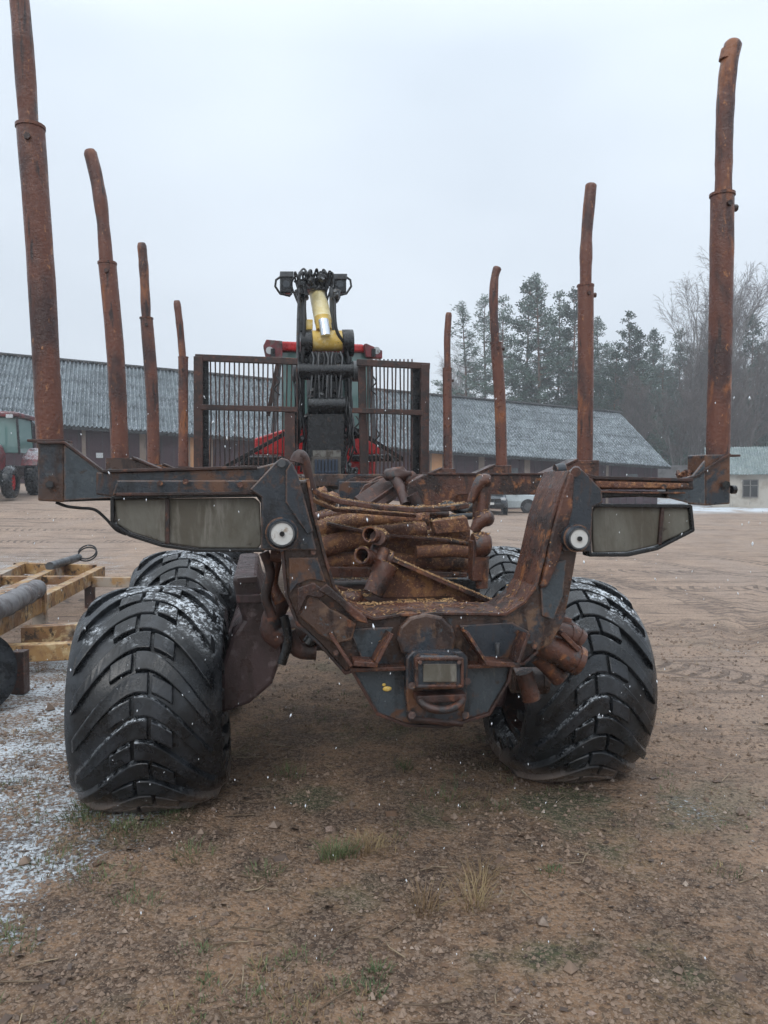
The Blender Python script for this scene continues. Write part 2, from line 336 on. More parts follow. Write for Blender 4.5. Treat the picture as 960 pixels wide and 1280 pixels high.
def corrugated(a0, a1, b0, b1, waves, rows, amp, thick=.02):
    """sheet between eave a0-a1 and ridge b0-b1 with real corrugation, overlapping rows"""
    mb = MB(); a0, a1, b0, b1 = map(Vector, (a0, a1, b0, b1)); nrm = (a1-a0).cross(b0-a0).normalized()
    if nrm.z < 0: nrm = -nrm
    n = waves*6; g = random.Random(3)
    for r in range(rows):
        t0, t1 = r/rows, min(1, (r+1.12)/rows)
        vs = []
        for tt, off in ((t0, .045), (t1, 0)):
            for i in range(n+1):
                u = i/n; p = a0.lerp(a1, u).lerp(b0.lerp(b1, u), tt); vs.append(p+nrm*(math.sin(u*waves*2*math.pi)*amp+off))
        m = n+1; vs += [Vector(v)-nrm*thick for v in vs]
        fs = [(i, i+1, m+i+1, m+i) for i in range(n)]+[(2*m+i, 3*m+i, 3*m+i+1, 2*m+i+1) for i in range(n)]+[(i, 2*m+i, 2*m+i+1, i+1) for i in range(n)]
        mb.add(vs, fs)
    return mb
def barn():
    A = W(-55, 604, 38.3); B = Vector((18.7, 52.0, -.35))   # front wall base line, left beyond frame to right corner
    B = W(822, 600, 52); B.z = -.35
    A.z = 1.25
    ax = Vector((B.x-A.x, B.y-A.y, 0)); ln = ax.length; ax.normalize(); back = Vector((-ax.y, ax.x, 0)); wd = 10.0
    A2 = A-ax*8; zA = A.z+8*(A.z-B.z)/ln
    fl = lambda u, z: Vector((A.x+ax.x*u, A.y+ax.y*u, z+(A.z+(B.z-A.z)*u/ln)))
    eh = lambda u: 3.72-(.55)*u/ln                          # eave height above base
    t = thing('barn', 'long low barn with dark purple-brown board wall and wet grey corrugated roof behind the machine', 'barn', Matrix.Translation((0,0,0)))
    U0, U1 = -9.0, ln
    mb = MB(); q = [fl(U0, -1.5), fl(U1, -1.5), fl(U1, eh(U1)), fl(U0, eh(U0))]; mb.add(q+[p+back*.15 for p in q], [(0,1,2,3),(7,6,5,4),(3,2,6,7),(0,4,5,1)])
    q2 = [p+back*wd for p in q]; mb.add(q2+[p-back*.15 for p in q2], [(1,0,3,2),(4,5,6,7),(2,3,7,6)])
    for u in (U0, U1):
        e = eh(u); g = [fl(u, -1.5), fl(u, e), fl(u, e+3.55)+back*wd/2, fl(u, e)+back*wd, fl(u, -1.5)+back*wd]
        mb.add(g+[p-ax*(.15 if u > 0 else -.15) for p in g], [(0,1,2,3,4),(9,8,7,6,5)])
    obj('wall', mb, wood_mat('barn_boards', (.036, .013, .020), (.050, .020, .029), (.015, .007, .010)), t)
    rm = roof_mat('wet_fibre_cement', (.085, .105, .115), (.155, .185, .20), (.030, .038, .042), .62)
    ov = .7; rake = .5
    e0, e1 = fl(U0-rake, eh(U0)-.35)-back*ov, fl(U1+rake, eh(U1)-.35)-back*ov
    r0, r1 = fl(U0-rake, eh(U0)+3.75)+back*wd/2, fl(U1+rake, eh(U1)+3.75)+back*wd/2
    obj('roof', corrugated(e0, e1, r0, r1, 240, 6, .075), rm, t)
    f0, f1 = fl(U0-rake, eh(U0)-.35)+back*(wd+ov), fl(U1+rake, eh(U1)-.35)+back*(wd+ov)
    obj('roof', corrugated(f0, f1, r0, r1, 60, 3, .03), rm, t)
    mb = MB(); mb.beam(r0+Vector((0,0,.06)), r1+Vector((0,0,.06)), .5, .08); obj('ridge_cap', mb, M['grey_st'], t)
    mb = MB(); mb.beam(fl(U0, eh(U0)-.12)-back*.06, fl(U1, eh(U1)-.12)-back*.06, .1, .3); mb.beam(e0+Vector((0,0,-.07)), e1+Vector((0,0,-.07)), .06, .16); obj('eave_board', mb, M['black'], t)
    def u_of(px):                                            # where a picture column meets the wall
        d = ray(px, 600); k = ((A.x)*back.x+(A.y)*back.y)/(d.x*back.x+d.y*back.y); p = d*k; return (p.x-A.x)*ax.x+(p.y-A.y)*ax.y
    pale = wood_mat('pale_weathered_wood', (.17, .13, .105), (.22, .18, .15), (.09, .07, .06))
    orange = wood_mat('raw_orange_boards', (.44, .22, .10), (.52, .28, .13), (.25, .12, .06))
    for px0, px1 in ((175, 183), (598, 605), (655, 662), (757, 760), (103, 108)):
        u0, u1 = u_of(px0), u_of(px1); mb = MB(); q = [fl(u0, 0), fl(u1, 0), fl(u1, eh(u1)-.4), fl(u0, eh(u0)-.4)]
        mb.add([p-back*.06 for p in q]+[p+back*.02 for p in q], [(0,1,2,3),(0,4,5,1),(1,5,6,2),(2,6,7,3),(3,7,4,0)]); obj('post', mb, pale, t)
    for px0, px1 in ((236, 246), (537, 554), (561, 566), (262, 266)):
        u0, u1 = u_of(px0), u_of(px1); mb = MB(); q = [fl(u0, .1), fl(u1, .1), fl(u1, eh(u1)-.45), fl(u0, eh(u0)-.45)]
        mb.add([p-back*.05 for p in q]+[p+back*.02 for p in q], [(0,1,2,3),(0,4,5,1),(1,5,6,2),(2,6,7,3),(3,7,4,0)]); obj('door', mb, orange, t)
        for uu in (u0+.05, u1-.05): m2 = MB(); m2.beam(fl(uu, .1)-back*.08, fl(uu, eh(uu)-.45)-back*.08, .06, .08, up=back); obj('door_frame', m2, pale, t)
    # plank joints: thin battens over the wall
    mb = MB(); u = U0+.4
    while u < U1-.2:
        mb.beam(fl(u, -1)-back*.02, fl(u, eh(u)-.3)-back*.02, .05+.04*rnd.random(), .03, up=back); u += .45+.3*rnd.random()
    o = obj('batten', mb, wood_mat('battens', (.034, .022, .028), (.05, .034, .04), (.018, .013, .016)), t); o['kind'] = 'stuff'
    # small fixings and hatches
    for px, py in ((125, 560), (152, 560), (228, 563)):
        u = u_of(px); m2 = MB(); m2.box((0,0,0), (.34, .1, .26), Matrix.Rotation(math.atan2(ax.y, ax.x), 3, 'Z')); m2.xf(Matrix.Translation(fl(u, 1.9)-back*.04)); obj('vent', m2, M['whiteish'], t)
    for px in (640, 700, 790):
        u = u_of(px); m2 = MB(); m2.box((0,0,0), (.8, .08, .55), Matrix.Rotation(math.atan2(ax.y, ax.x), 3, 'Z')); m2.xf(Matrix.Translation(fl(u, 2.0)-back*.02)); obj('window', m2, M['dkglass'], t)
barn()
# ------------------------------------------------------------------ small house on the right
def house():
    D0 = 50.0; A = W(890, 622, 51); B = W(1010, 650, 49); A.z = -.2; B.z = -.35
    ax = Vector((B.x-A.x, B.y-A.y, 0)); ln = ax.length; ax.normalize(); back = Vector((-ax.y, ax.x, 0)); wd = 7.0
    t = thing('outbuilding', 'low cream plastered outbuilding with green-grey metal roof at the right edge of the yard', 'outbuilding', Matrix.Translation((0,0,0)))
    H = 2.35; A.z = -.30; p = lambda u, z, d=0: Vector((A.x, A.y, A.z+z))+ax*u+back*d
    mb = MB(); L_ = ln+3
    mb.add([p(0,-.5), p(L_,-.5), p(L_,H), p(0,H), p(0,-.5,wd), p(L_,-.5,wd), p(L_,H,wd), p(0,H,wd)], [(0,1,2,3),(1,5,6,2),(5,4,7,6),(4,0,3,7)])
    mb.add([p(0,H), p(0,H,wd), p(0,H+1.75,wd/2), p(L_,H), p(L_,H,wd), p(L_,H+1.75,wd/2)], [(0,1,2),(4,3,5)])
    obj('wall', mb, mat('stained_plaster', (.44, .41, .36), [((.33, .29, .24), 1.1, .48, .66), ((.30, .20, .13), 2.0, .62, .7), ((.22, .21, .19), 6, .6, .7, (1, 1, .2))], (.7, .9), .3, 15), t)
    e0, e1, r0, r1 = p(-.4,H-.12,-.45), p(L_+.4,H-.12,-.45), p(-.4,H+1.85,wd/2), p(L_+.4,H+1.85,wd/2)
    rm = roof_mat('green_metal_roof', (.11, .15, .145), (.17, .21, .20), (.07, .095, .09), .5)
    obj('roof', corrugated(e0, e1, r0, r1, 60, 1, .03), rm, t)
    obj('roof', corrugated(p(-.4,H-.12,wd+.45), p(L_+.4,H-.12,wd+.45), r0, r1, 60, 1, .03), rm, t)
    # window by the picture column 903-917 of the enlarged view
    d = ray(938, 600); k = (A.x*back.x+A.y*back.y)/(d.x*back.x+d.y*back.y); u = (d*k-Vector((A.x, A.y, 0))).dot(ax)
    mb = MB(); ang = Matrix.Rotation(math.atan2(ax.y, ax.x), 3, 'Z'); c = p(u, 1.35, -.02)
    mb.box(c, (.95, .06, 1.15), ang); wi = obj('window', mb, M['dkglass'], t)
    mb = MB()
    for dx in (-.45, 0, .45): mb.box(c+ax*dx-back*.05, (.06, .06, 1.15), ang)
    for dz in (-.56, .2, .56): mb.box(c+Vector((0,0,dz))-back*.055, (.95, .05, .05), ang)
    obj('frame', mb, mat('old_window_frame', (.16, .15, .14)), wi)
    mb = MB(); mb.beam(W(812, 600, 60), W(900, 600, 56), .2, 2.4); mb.xf(Matrix.Translation((0, 0, -.1)))
    obj('concrete_wall', mb, mat('grey_concrete', (.16, .155, .155), [((.10, .095, .095), 1.5, .45, .65)], (.7, .9), .3, 12), label='low grey concrete yard wall between the barn end and the cream outbuilding', cat='wall')
house()
# ------------------------------------------------------------------ forwarder (timber machine seen from behind)
fw = thing('forwarder', 'rusty slate-painted timber forwarder with tall stakes, wide black tyres and a crane, seen from behind', 'forwarder', MM)
def P(name, mb, m, bev=.004, parent=None, label=None): return obj(name, mb, m, parent or fw, bev=bev, label=label)
SY = [0.0, 1.6, 3.4, 5.2]
ST = [  # sleeve path, extension path, front y
 ([(63,560),(52,350),(38,157)], [(37,170),(27,30),(18,-60)], 0),
 ([(150,578),(145,450),(134,328)], [(133.5,336),(128,270),(121,225),(112,188)], 1),
 ([(192,584),(190,490),(183,397)], [(183,402),(180,340),(177,304)], 2),
 ([(229,586),(229,446)], [(228.5,450),(225,410),(221,376)], 3),
 ([(897,576),(901,400),(903,242)], [(904,250),(906,150),(910,90),(917,52)], 0),
 ([(731,584),(732,470),(732,356)], [(732,362),(733,300),(737,250),(739,230)], 1),
 ([(627,586),(625,500),(620,428)], [(619.5,434),(617,385),(618,350),(622,334)], 2),
 ([(560,590),(559,460)], [(559.5,464),(559,425),(561,391)], 3)]
def spline(pts, k=6):
    pts = [Vector(p) for p in pts]; out = []
    for i in range(len(pts)-1):
        a = pts[max(i-1, 0)]; b = pts[i]; c = pts[i+1]; d = pts[min(i+2, len(pts)-1)]
        for j in range(k):
            t = j/k; out.append(.5*((2*b)+(c-a)*t+(2*a-5*b+4*c-d)*t*t+(3*b-a-3*c+d)*t**3))
    return out+[pts[-1]]
for n_, (sl_, ex, k) in enumerate(ST):
    y = SY[k]; path = spline([L3(a, b, y) for a, b in sl_]); r = .051
    mb = MB(); mb.tube(path, [r*(1+.045*mnoise.noise(q*7)) for q in path], 20); mb.cyl(path[-1]-Vector((0,0,.012)), path[-1], r*1.09)
    s_ = P('stake', mb, M['stake'], 0)
    path2 = spline([L3(a, b, y) for a, b in ex]); mb = MB()
    mb.tube(path2, [.038*(1+.13*mnoise.noise(q*9)) for q in path2[:-1]]+[.029], 16); 
    if k == 0 and n_ > 3:
        q = path2[-3]; mb.tube([q+Vector((-.03, 0, -.05)), path2[-1]+Vector((-.035, 0, -.035))], [.03, .022], 12)
    P('stake_extension', mb, M['stake'], 0, s_)
    q = path[-2]; mb = MB(); mb.cyl(q+Vector((0, -r-.012, 0)), q+Vector((0, -r+.01, 0)), .013, n=6)
    if n_ > 3: mb.cyl(q+Vector((r-.01, 0, 0)), q+Vector((r+.02, 0, 0)), .016, n=6)
    P('bolt', mb, M['rust_dk'], 0, s_)
    b0 = path[0]; mb = MB(); mb.box(b0+Vector((0,0,(.026 if n_ < 4 else .022) if k == 0 else .02)), (.135, .14, .010)); P('collar', mb, M['rust_dk'], .002, s_)
# ---- rear bunk: U frame
yf, yb = -.12, .13
inner = [(385,600),(392,640),(406,695),(418,735),(438,762),(468,774),(500,769),(560,767),(632,768),(656,753),(670,733),(679,700),(690,650),(702,612),(712,590)]
outer = [(740,600),(742,640),(722,690),(714,735),(706,775),(690,805),(672,815),(655,830),(560,834),(445,838),(432,842),(400,806),(372,780),(358,745),(353,690),(352,600)]
mb = MB(); mb.prism(LP(inner, yf)[::1]+LP(outer, yf), yf, yb); P('rear_bunk', mb, M['slate_rust'], .01)
# flange plates along the U edge (proud rim)
def strip(pts, y0, y1, th):
    mb = MB(); p = [Vector(L(a, b, y0)) for a, b in pts]
    for a, b in zip(p[:-1], p[1:]):
        d = (b-a).normalized()*.003; a3 = Vector((a.x-d.x, (y0+y1)/2, a.y-d.y)); b3 = Vector((b.x+d.x, (y0+y1)/2, b.y+d.y)); mb.beam(a3, b3, y1-y0, th)
    return mb
P('flange', strip(inner, -.15, .13, .012), M['rust'], .002)
P('flange', strip(outer[6:15], -.145, -.10, .012), M['rust_dk'], .002)
# shoulder plates
mb = MB(); mb.prism(LP([(312,612),(345,577),(352,572),(361,575),(370,592),(384,640),(396,688),(326,688),(327,622)], -.155), -.155, -.125); P('shoulder_plate', mb, M['slate'], .005)
mb = MB(); mb.prism(LP([(372,592),(364,577),(357,588),(357,628),(384,668),(392,664)], -.175), -.175, -.158); P('gusset', mb, M['slate'], .003)
mb = MB(); mb.cyl(L3(352,579,-.19), L3(352,579,-.15), .016, n=18); P('bolt', mb, M['grey_st'], .002)
mb = MB(); mb.cyl(L3(380,682,-.175), L3(380,682,-.15), .016, n=12); P('bolt', mb, M['black'], .002)
mb = MB(); mb.prism(LP([(712,590),(718,585),(728,587),(752,612),(754,628),(741,634),(739,690),(706,690),(698,680),(710,640)], -.155), -.155, -.125); P('shoulder_plate', mb, M['slate'], .005)
mb = MB(); mb.prism(LP([(688,672),(702,620),(712,590),(720,592),(716,640),(700,700),(684,735),(676,735),(684,700)], -.16), -.16, -.123); P('gusset', mb, M['rust'], .01)
mb = MB(); mb.tube([L3(720,590,-.165), L3(720,588,-.05)], .02, 14); P('boss', mb, M['rust'], .003)
mb = MB(); mb.tube([L3(694,588,.1), L3(706,586,.1)], .028, 14); P('boss', mb, M['slate'], .003)
mb = MB(); mb.prism(LP([(684,612),(693,588),(706,586),(708,612),(690,650)], .1), .1, .16); P('shoulder_plate', mb, M['slate'], .004)
# overlapping repair plates on the left leg
mb = MB(); mb.prism(LP([(374,770),(388,740),(412,760),(428,768),(446,780),(440,800),(420,806),(398,792)], -.16), -.16, -.123); P('patch_plate', mb, M['slate_rust'], .006, label='brown welded patch plate on the left leg of the rear bunk')
mb = MB(); mb.prism(LP([(398,738),(420,752),(446,776),(460,780),(458,772),(428,748),(408,730)], -.185), -.185, -.163); P('patch_plate', mb, M['rust'], .004)
mb = MB(); mb.prism(LP([(372,735),(392,728),(412,742),(400,748),(384,745),(372,770)], -.178), -.178, -.1625); P('patch_plate', mb, M['rust'], .004)
mb = MB(); mb.prism(LP([(436,786),(492,784),(476,822),(452,824)], -.135), -.135, -.122); P('web_plate', mb, M['slate_lt'], .003)
mb = MB(); mb.prism(LP([(574,782),(640,778),(662,790),(646,822),(604,822)], -.135), -.135, -.122); P('web_plate', mb, M['slate'], .003)
mb = MB(); mb.prism(LP([(361,697),(397,697),(408,728),(388,724),(372,730),(362,742)], -.135), -.135, -.122); P('web_plate', mb, M['slate'], .003)
mb = MB(); mb.prism(LP([(684,705),(708,700),(704,745),(692,775),(678,770),(676,738)], -.135), -.135, -.122); P('web_plate', mb, M['slate_lt'], .003)
for px, py in ((232,602),(300,606),(200,604),(770,606),(830,608),(420,816),(668,808),(392,690),(738,600)):
    mb = MB(); mb.cyl(L3(px,py,-.15), L3(px,py,-.10), .012, n=6); P('bolt', mb, M['rust'], .002)
# bottom cross plate, pedestal and gussets
mb = MB(); mb.prism(LP([(440,838),(640,831),(636,852),(612,893),(585,902),(560,908),(510,906),(472,892)], -.15), -.15, -.121); P('tail_plate', mb, M['slate_lt'], .006)
P('flange', strip([(440,838),(640,832)], -.19, -.12, .016), M['rust'], .003)
P('flange', strip([(640,832),(636,852),(612,893),(560,909),(508,907),(472,893),(440,838)], -.17, -.13, .012), M['rust_dk'], .002)
mb = MB()
mb.prism(LP([(496,800),(500,784),(512,772),(532,767),(553,771),(566,783),(571,800),(566,818),(502,818)], -.17), -.17, -.13); P('pedestal', mb, M['slate_rust'], .012)
for a, b, c_, d in (((485,792),(466,830)), ((490,792),(470,832)), ((574,788),(600,826)), ((580,786),(606,826))) if 0 else ():
    pass
for (a, b) in (((487,790),(468,826)), ((580,788),(606,828)), ((655,790),(642,826)), ((413,792),(438,830))):
    mb = MB(); mb.beam(L3(*a, -.19), L3(*b, -.20), .013, .11, up=(0,1,0)); P('gusset', mb, M['rust'], .002)
for a, b in (((440,826),(470,828)), ((600,826),(645,828))):
    mb = MB(); mb.beam(L3(*a, -.18), L3(*b, -.18), .10, .02); P('step_plate', mb, M['rust'], .003)
mb = MB(); mb.cyl(L3(622,818,-.17), L3(622,804,-.17), .010, n=10); P('pin', mb, M['grey_st'], .001)
# tow hitch box
mb = MB(); mb.prism(LP([(508,822),(516,814),(578,814),(586,822),(584,868),(578,905),(512,905),(508,870)], -.21), -.21, -.15); P('hitch_block', mb, M['slate'], .008)
mb = MB(); mb.prism(LP([(520,826),(526,820),(574,820),(580,826),(580,856),(574,862),(526,862),(520,856)], -.30), -.30, -.208); hb = P('hitch_housing', mb, M['slate'], .008)
mb = MB(); mb.prism(LP([(529,830),(571,830),(571,853),(529,853)], -.306), -.306, -.298); P('cover_plate', mb, M['panel'], .003, hb)
P('housing_rim', strip([(521,824),(578,824),(578,858),(521,858),(521,824)], -.308, -.29, .012), M['rust'], .003, hb)
mb = MB(); cc = L3(551, 872, -.27); mb.tube([cc+Vector((.085*math.cos(t), -.02*math.sin(t)*0-.05*abs(math.sin(t)), -.035*math.sin(t))) for t in [math.pi*i/14 for i in range(15)]], .017, 10)
mb.box(cc+Vector((0, .03, .0)), (.2, .1, .03)); P('tow_jaw', mb, M['rust_dk'], .004)
for px, py in ((515,857),(584,852),(515,894),(582,894),(525,828),(574,828)):
    yy = -.235 if px in (515,584,582) else -.325
    mb = MB(); mb.cyl(L3(px,py,yy), L3(px,py,yy+.03), .016 if yy > -.3 else .009, n=6); P('bolt', mb, M['rust'], .002)
mb = MB(); mb.ball(L3(484, 861, -.155), .012, (1.6,.5,.9)); mb.ball(L3(480, 856, -.155), .008, (1,.4,.8)); P('paint_mark', mb, M['yellow'], 0, label='yellow paint fleck on the lower left tail plate')
# hanging pipe row below hitch
mb = MB(); mb.cyl(L3(512,898,-.2), L3(578,904,-.2), .016); P('cross_pin', mb, M['rust_dk'], .002)
# ---- pivots with white caps
for px, py, rr in ((352,666,.049), (717,672,.044)):
    mb = MB(); c_ = L3(px, py, -.155); mb.cyl(c_, c_+Vector((0,-.035,0)), rr*1.32, n=32); mb.tube([c_+Vector((0,-.035,0)), c_+Vector((0,-.055,0))], [rr*1.25, rr*1.05], 32, False); pv = P('pivot_boss', mb, M['slate'], .004)
    mb = MB(); mb.cyl(c_+Vector((0,-.03,0)), c_+Vector((0,-.058,0)), rr, n=32); P('pivot_cap', mb, M['white_cap'], .003, pv)
    mb = MB(); mb.pipe(c_+Vector((0,-.04,0)), c_+Vector((0,-.062,0)), rr*1.02, rr*.88, 32); P('cap_rim', mb, M['grey_st'], .001, pv)
    mb = MB(); mb.cyl(c_+Vector((0,-.05,0)), c_+Vector((0,-.068,0)), .010, n=12); P('cap_screw', mb, M['black'], .002, pv)
# ---- arms
def arm(pts, y0, y1, m, name='bunk_arm', bev=.006):
    mb = MB(); mb.prism(LP(pts, y0), y0, y1); return P(name, mb, m, bev)
arm([(150,590),(318,585),(345,578),(345,620),(146,622),(120,618),(120,590)], -.09, .09, M['slate'])
P('flange', strip([(128,589),(200,587),(320,584)], -.105, .1, .012), M['rust_dk'], .002)
P('flange', strip([(146,618),(250,617),(322,616)], -.12, .08, .012), M['rust_dk'], .002)
arm([(146,600),(330,600),(330,617),(140,619)], -.11, -.092, M['slate'], 'web_plate')
arm([(735,598),(866,601),(868,612),(735,612)], -.09, .09, M['rust'])
arm([(745,601),(862,604),(862,611),(745,610)], -.11, -.092, M['rust_straw'], 'rusted_strip')
arm([(738,613),(858,615),(858,624),(800,621),(738,623)], -.06, .08, M['black'])
P('flange', strip([(720,590),(745,597),(866,600)], -.11, .12, .014), M['rust_dk'], .002)
P('flange', strip([(742,614),(790,616),(856,616)], -.12, .06, .008), M['rust'], .002)
# stake sockets
so_l = [(47,552),(78,552),(104,570),(128,589),(150,592),(150,622),(118,624),(72,629),(47,626)]
arm([(47,552),(80,552),(80,628),(47,626)], -.075, .075, M['slate_rust'], 'stake_socket')
arm([(80,556),(104,572),(128,590),(150,592),(150,622),(80,626)], -.085, -.07, M['slate_lt'], 'socket_plate', .003)
arm([(80,556),(104,572),(128,590),(150,592),(150,622),(80,626)], .07, .085, M['slate'], 'socket_plate', .003)
P('flange', strip([(47,553),(80,553),(104,571),(128,589)], -.095, -.06, .010), M['rust_dk'], .002)
P('flange', strip([(80,553),(104,571),(128,589)], .06, .095, .010), M['rust_dk'], .002)
mb = MB(); mb.cyl(L3(62,606,-.10), L3(62,606,-.07), .016, n=6); mb.cyl(L3(62,606,-.12), L3(62,606,-.09), .010, n=10); P('bolt', mb, M['grey_st'], .002)
arm([(882,568),(913,568),(913,630),(882,632)], -.075, .075, M['slate'], 'stake_socket')
arm([(882,575),(866,595),(834,601),(834,622),(866,630),(882,631)], -.085, -.07, M['slate_lt'], 'socket_plate', .003)
arm([(882,575),(866,595),(834,601),(834,622),(866,630),(882,631)], .07, .085, M['slate'], 'socket_plate', .003)
P('flange', strip([(913,568),(905,572),(872,595),(850,601)], -.095, -.06, .010), M['rust'], .002)
P('flange', strip([(882,572),(866,586),(846,599)], .06, .095, .010), M['rust_dk'], .002)
mb = MB()
for i in range(26):                                                   # bark litter caught in the socket trough
    q = L3(848+rnd.random()*30, 600-rnd.random()*10, -.05+rnd.random()*.1); mb.box(q, (.03+rnd.random()*.03, .012, .01), Matrix.Rotation(rnd.random()*6, 3, 'Z') @ Matrix.Rotation(rnd.random(), 3, 'Y'))
P('bark_litter', mb, M['rust_straw'], 0)
mb = MB(); mb.cyl(L3(908,606,-.10), L3(908,606,-.07), .018, n=6); mb.cyl(L3(914,612,-.03), L3(919,612,-.03), .02, n=8); P('bolt', mb, M['black'], .002)
# cable sagging under left socket to panel
mb = MB(); mb.tube(spline([L3(a,b,-.02) for a,b in ((70,628),(84,633),(100,635),(118,637),(132,648),(145,662),(158,668))]), .006, 8); P('cable', mb, M['hose'], 0)
mb = MB(); mb.tube(spline([L3(a,b,.03) for a,b in ((72,626),(95,625),(125,624),(150,624))]), .006, 8); P('cable', mb, M['hose'], 0)
# side panels
def panel(outline, rim, divs, y0):
    mb = MB(); mb.prism(LP(outline, y0), y0, y0+.02); p = P('side_panel', mb, M['panel'], .006)
    P('panel_frame', strip(rim+[rim[0]], y0-.02, y0+.05, .014), M['black'], .003, p)
    for d in divs: P('panel_seam', strip(d, y0-.014, y0+.005, .016), M['rust_dk'] if len(divs) else M['black'], .002, p)
    return p
panel([(142,624),(318,622),(325,628),(327,680),(322,686),(248,685),(205,679),(165,666),(146,655)], [(140,622),(322,619),(328,628),(329,688),(245,688),(203,682),(162,669),(140,655)], [[(209,624),(209,679)]], -.07)
panel([(745,632),(862,634),(864,662),(820,682),(785,690),(742,691),(740,640)], [(738,632),(864,633),(867,663),(822,686),(785,694),(738,694)], [[(829,634),(825,680)]], -.07)
# ---- second to fourth bunks
for k in (1, 2, 3):
    y = SY[k]; xl = L(*ST[k][0][0], y)[0]; xr = L(*ST[4+k][0][0], y)[0]; zt = 1.70-.0*k
    zt = 1.635; mb = MB()
    for x in (xl, xr):
        s = 1 if x > 0 else -1; e = x-s*.0
        out = [(e+s*.07, 1.73), (e+s*.07, zt-.13), (s*.62, zt-.13), (s*.46, zt-.25), (s*.40, 1.05), (s*.22, 1.05), (s*.30, zt-.05), (s*.40, zt), (e-s*.30, zt), (e-s*.07, 1.73)]
        m3 = MB(); m3.prism(out, y-.07, y+.07); P('bunk_arm', m3, M['rust'] if (k > 1 or x > 0) else M['slate_rust'], .006)
        m3 = MB(); m3.beam((s*.42, y, zt+.004), (e-s*.30, y, zt+.004), .17, .012); m3.beam((e-s*.30, y, zt+.004), (e-s*.08, y, 1.735), .17, .012); P('flange', m3, M['rust_dk'], .002)
    mb = MB(); mb.box((0, y, 1.06), (.9, .2, .12)); P('bunk', mb, M['slate_rust'], .006)
# ---- chassis
mb = MB(); mb.box((0, 2.9, .93), (.56, 5.6, .22)); mb.box((0, 1.8, .78), (.4, .5, .3)); P('main_frame', mb, M['rust_dk'], .01)
mb = MB(); mb.box((0, 6.4, .95), (.7, 1.5, .35)); mb.box((0, 9.0, .95), (1.0, 4.2, .4)); P('front_frame', mb, M['black'], .02)
# axle bogies
mb = MB(); mb.prism(LP([(290,722),(322,720),(329,752),(346,762),(352,822),(340,856),(312,880),(276,893),(276,835),(288,800),(304,776),(295,750)], .72), .72, 2.0); P('bogie_beam', mb, M['bogie'], .02)
mb = MB(); mb.prism([(.58,.35),(.70,.35),(.74,.55),(.74,.85),(.60,.85),(.52,.6)], .80, 2.5); P('bogie_beam', mb, M['bogie'], .02)
mb = MB(); mb.cyl((-.7, 1.85, .6), (.7, 1.85, .6), .13); P('axle', mb, M['rust_dk'], .01)
mb = MB(); mb.beam(L3(296,726,.70), L3(322,724,.70), .02, .03); mb.box(L3(312,748,.70), (.13,.03,.04)); P('bogie_plate', mb, M['bogie'], .003)
# hanging shackles and cylinder ends between bogie and left leg
def lump(pts, r, m, nm, y, n=12):
    mb = MB(); q = [L3(a, b, y) for a, b in pts]; mb.tube(spline(q, 4), r, n); return P(nm, mb, m, 0)
lump([(330,690),(338,715),(332,745),(340,770)], .022, M['rust_dk'], 'hose', .1)
lump([(345,700),(340,730),(350,752)], .028, M['rust'], 'linkage', .12)
lump([(352,745),(338,785),(352,800)], .05, M['rust_dk'], 'linkage', .25)
lump([(360,790),(372,812),(395,815)], .035, M['rust_dk'], 'hose', .2)
lump([(385,805),(400,790),(410,810)], .03, M['black'], 'hose', .2)
lump([(355,770),(360,800),(352,830)], .02, M['black'], 'hose', .15)
lump([(338,692),(352,694)], .035, M['rust'], 'linkage', .1)
# rusty stub cylinders right of the right leg
for a, b, r, y in (((668,800),(722,826),.062,-.02), ((684,785),(716,795),.045,.05), ((672,818),(700,845),.045,.05), ((655,840),(664,872),.04,.08), ((690,768),(700,762),.028,-.03), ((690,770),(722,800),.05,.1), ((640,850),(680,850),.06,.2)):
    mb = MB(); p0, p1 = L3(*a, y), L3(*b, y); mb.cyl(p0, p1, r, n=18); mb.cyl(p1-(p1-p0).normalized()*.02, p1+(p1-p0).normalized()*.008, r*1.08, n=18); P('stub_cylinder', mb, M['rust'], .006)
for a, b in (((690,770),(712,775)), ((700,790),(722,812))):
    mb = MB(); mb.beam(L3(*a,-.06), L3(*b,-.06), .05, .02); P('clamp', mb, M['rust'], .003)
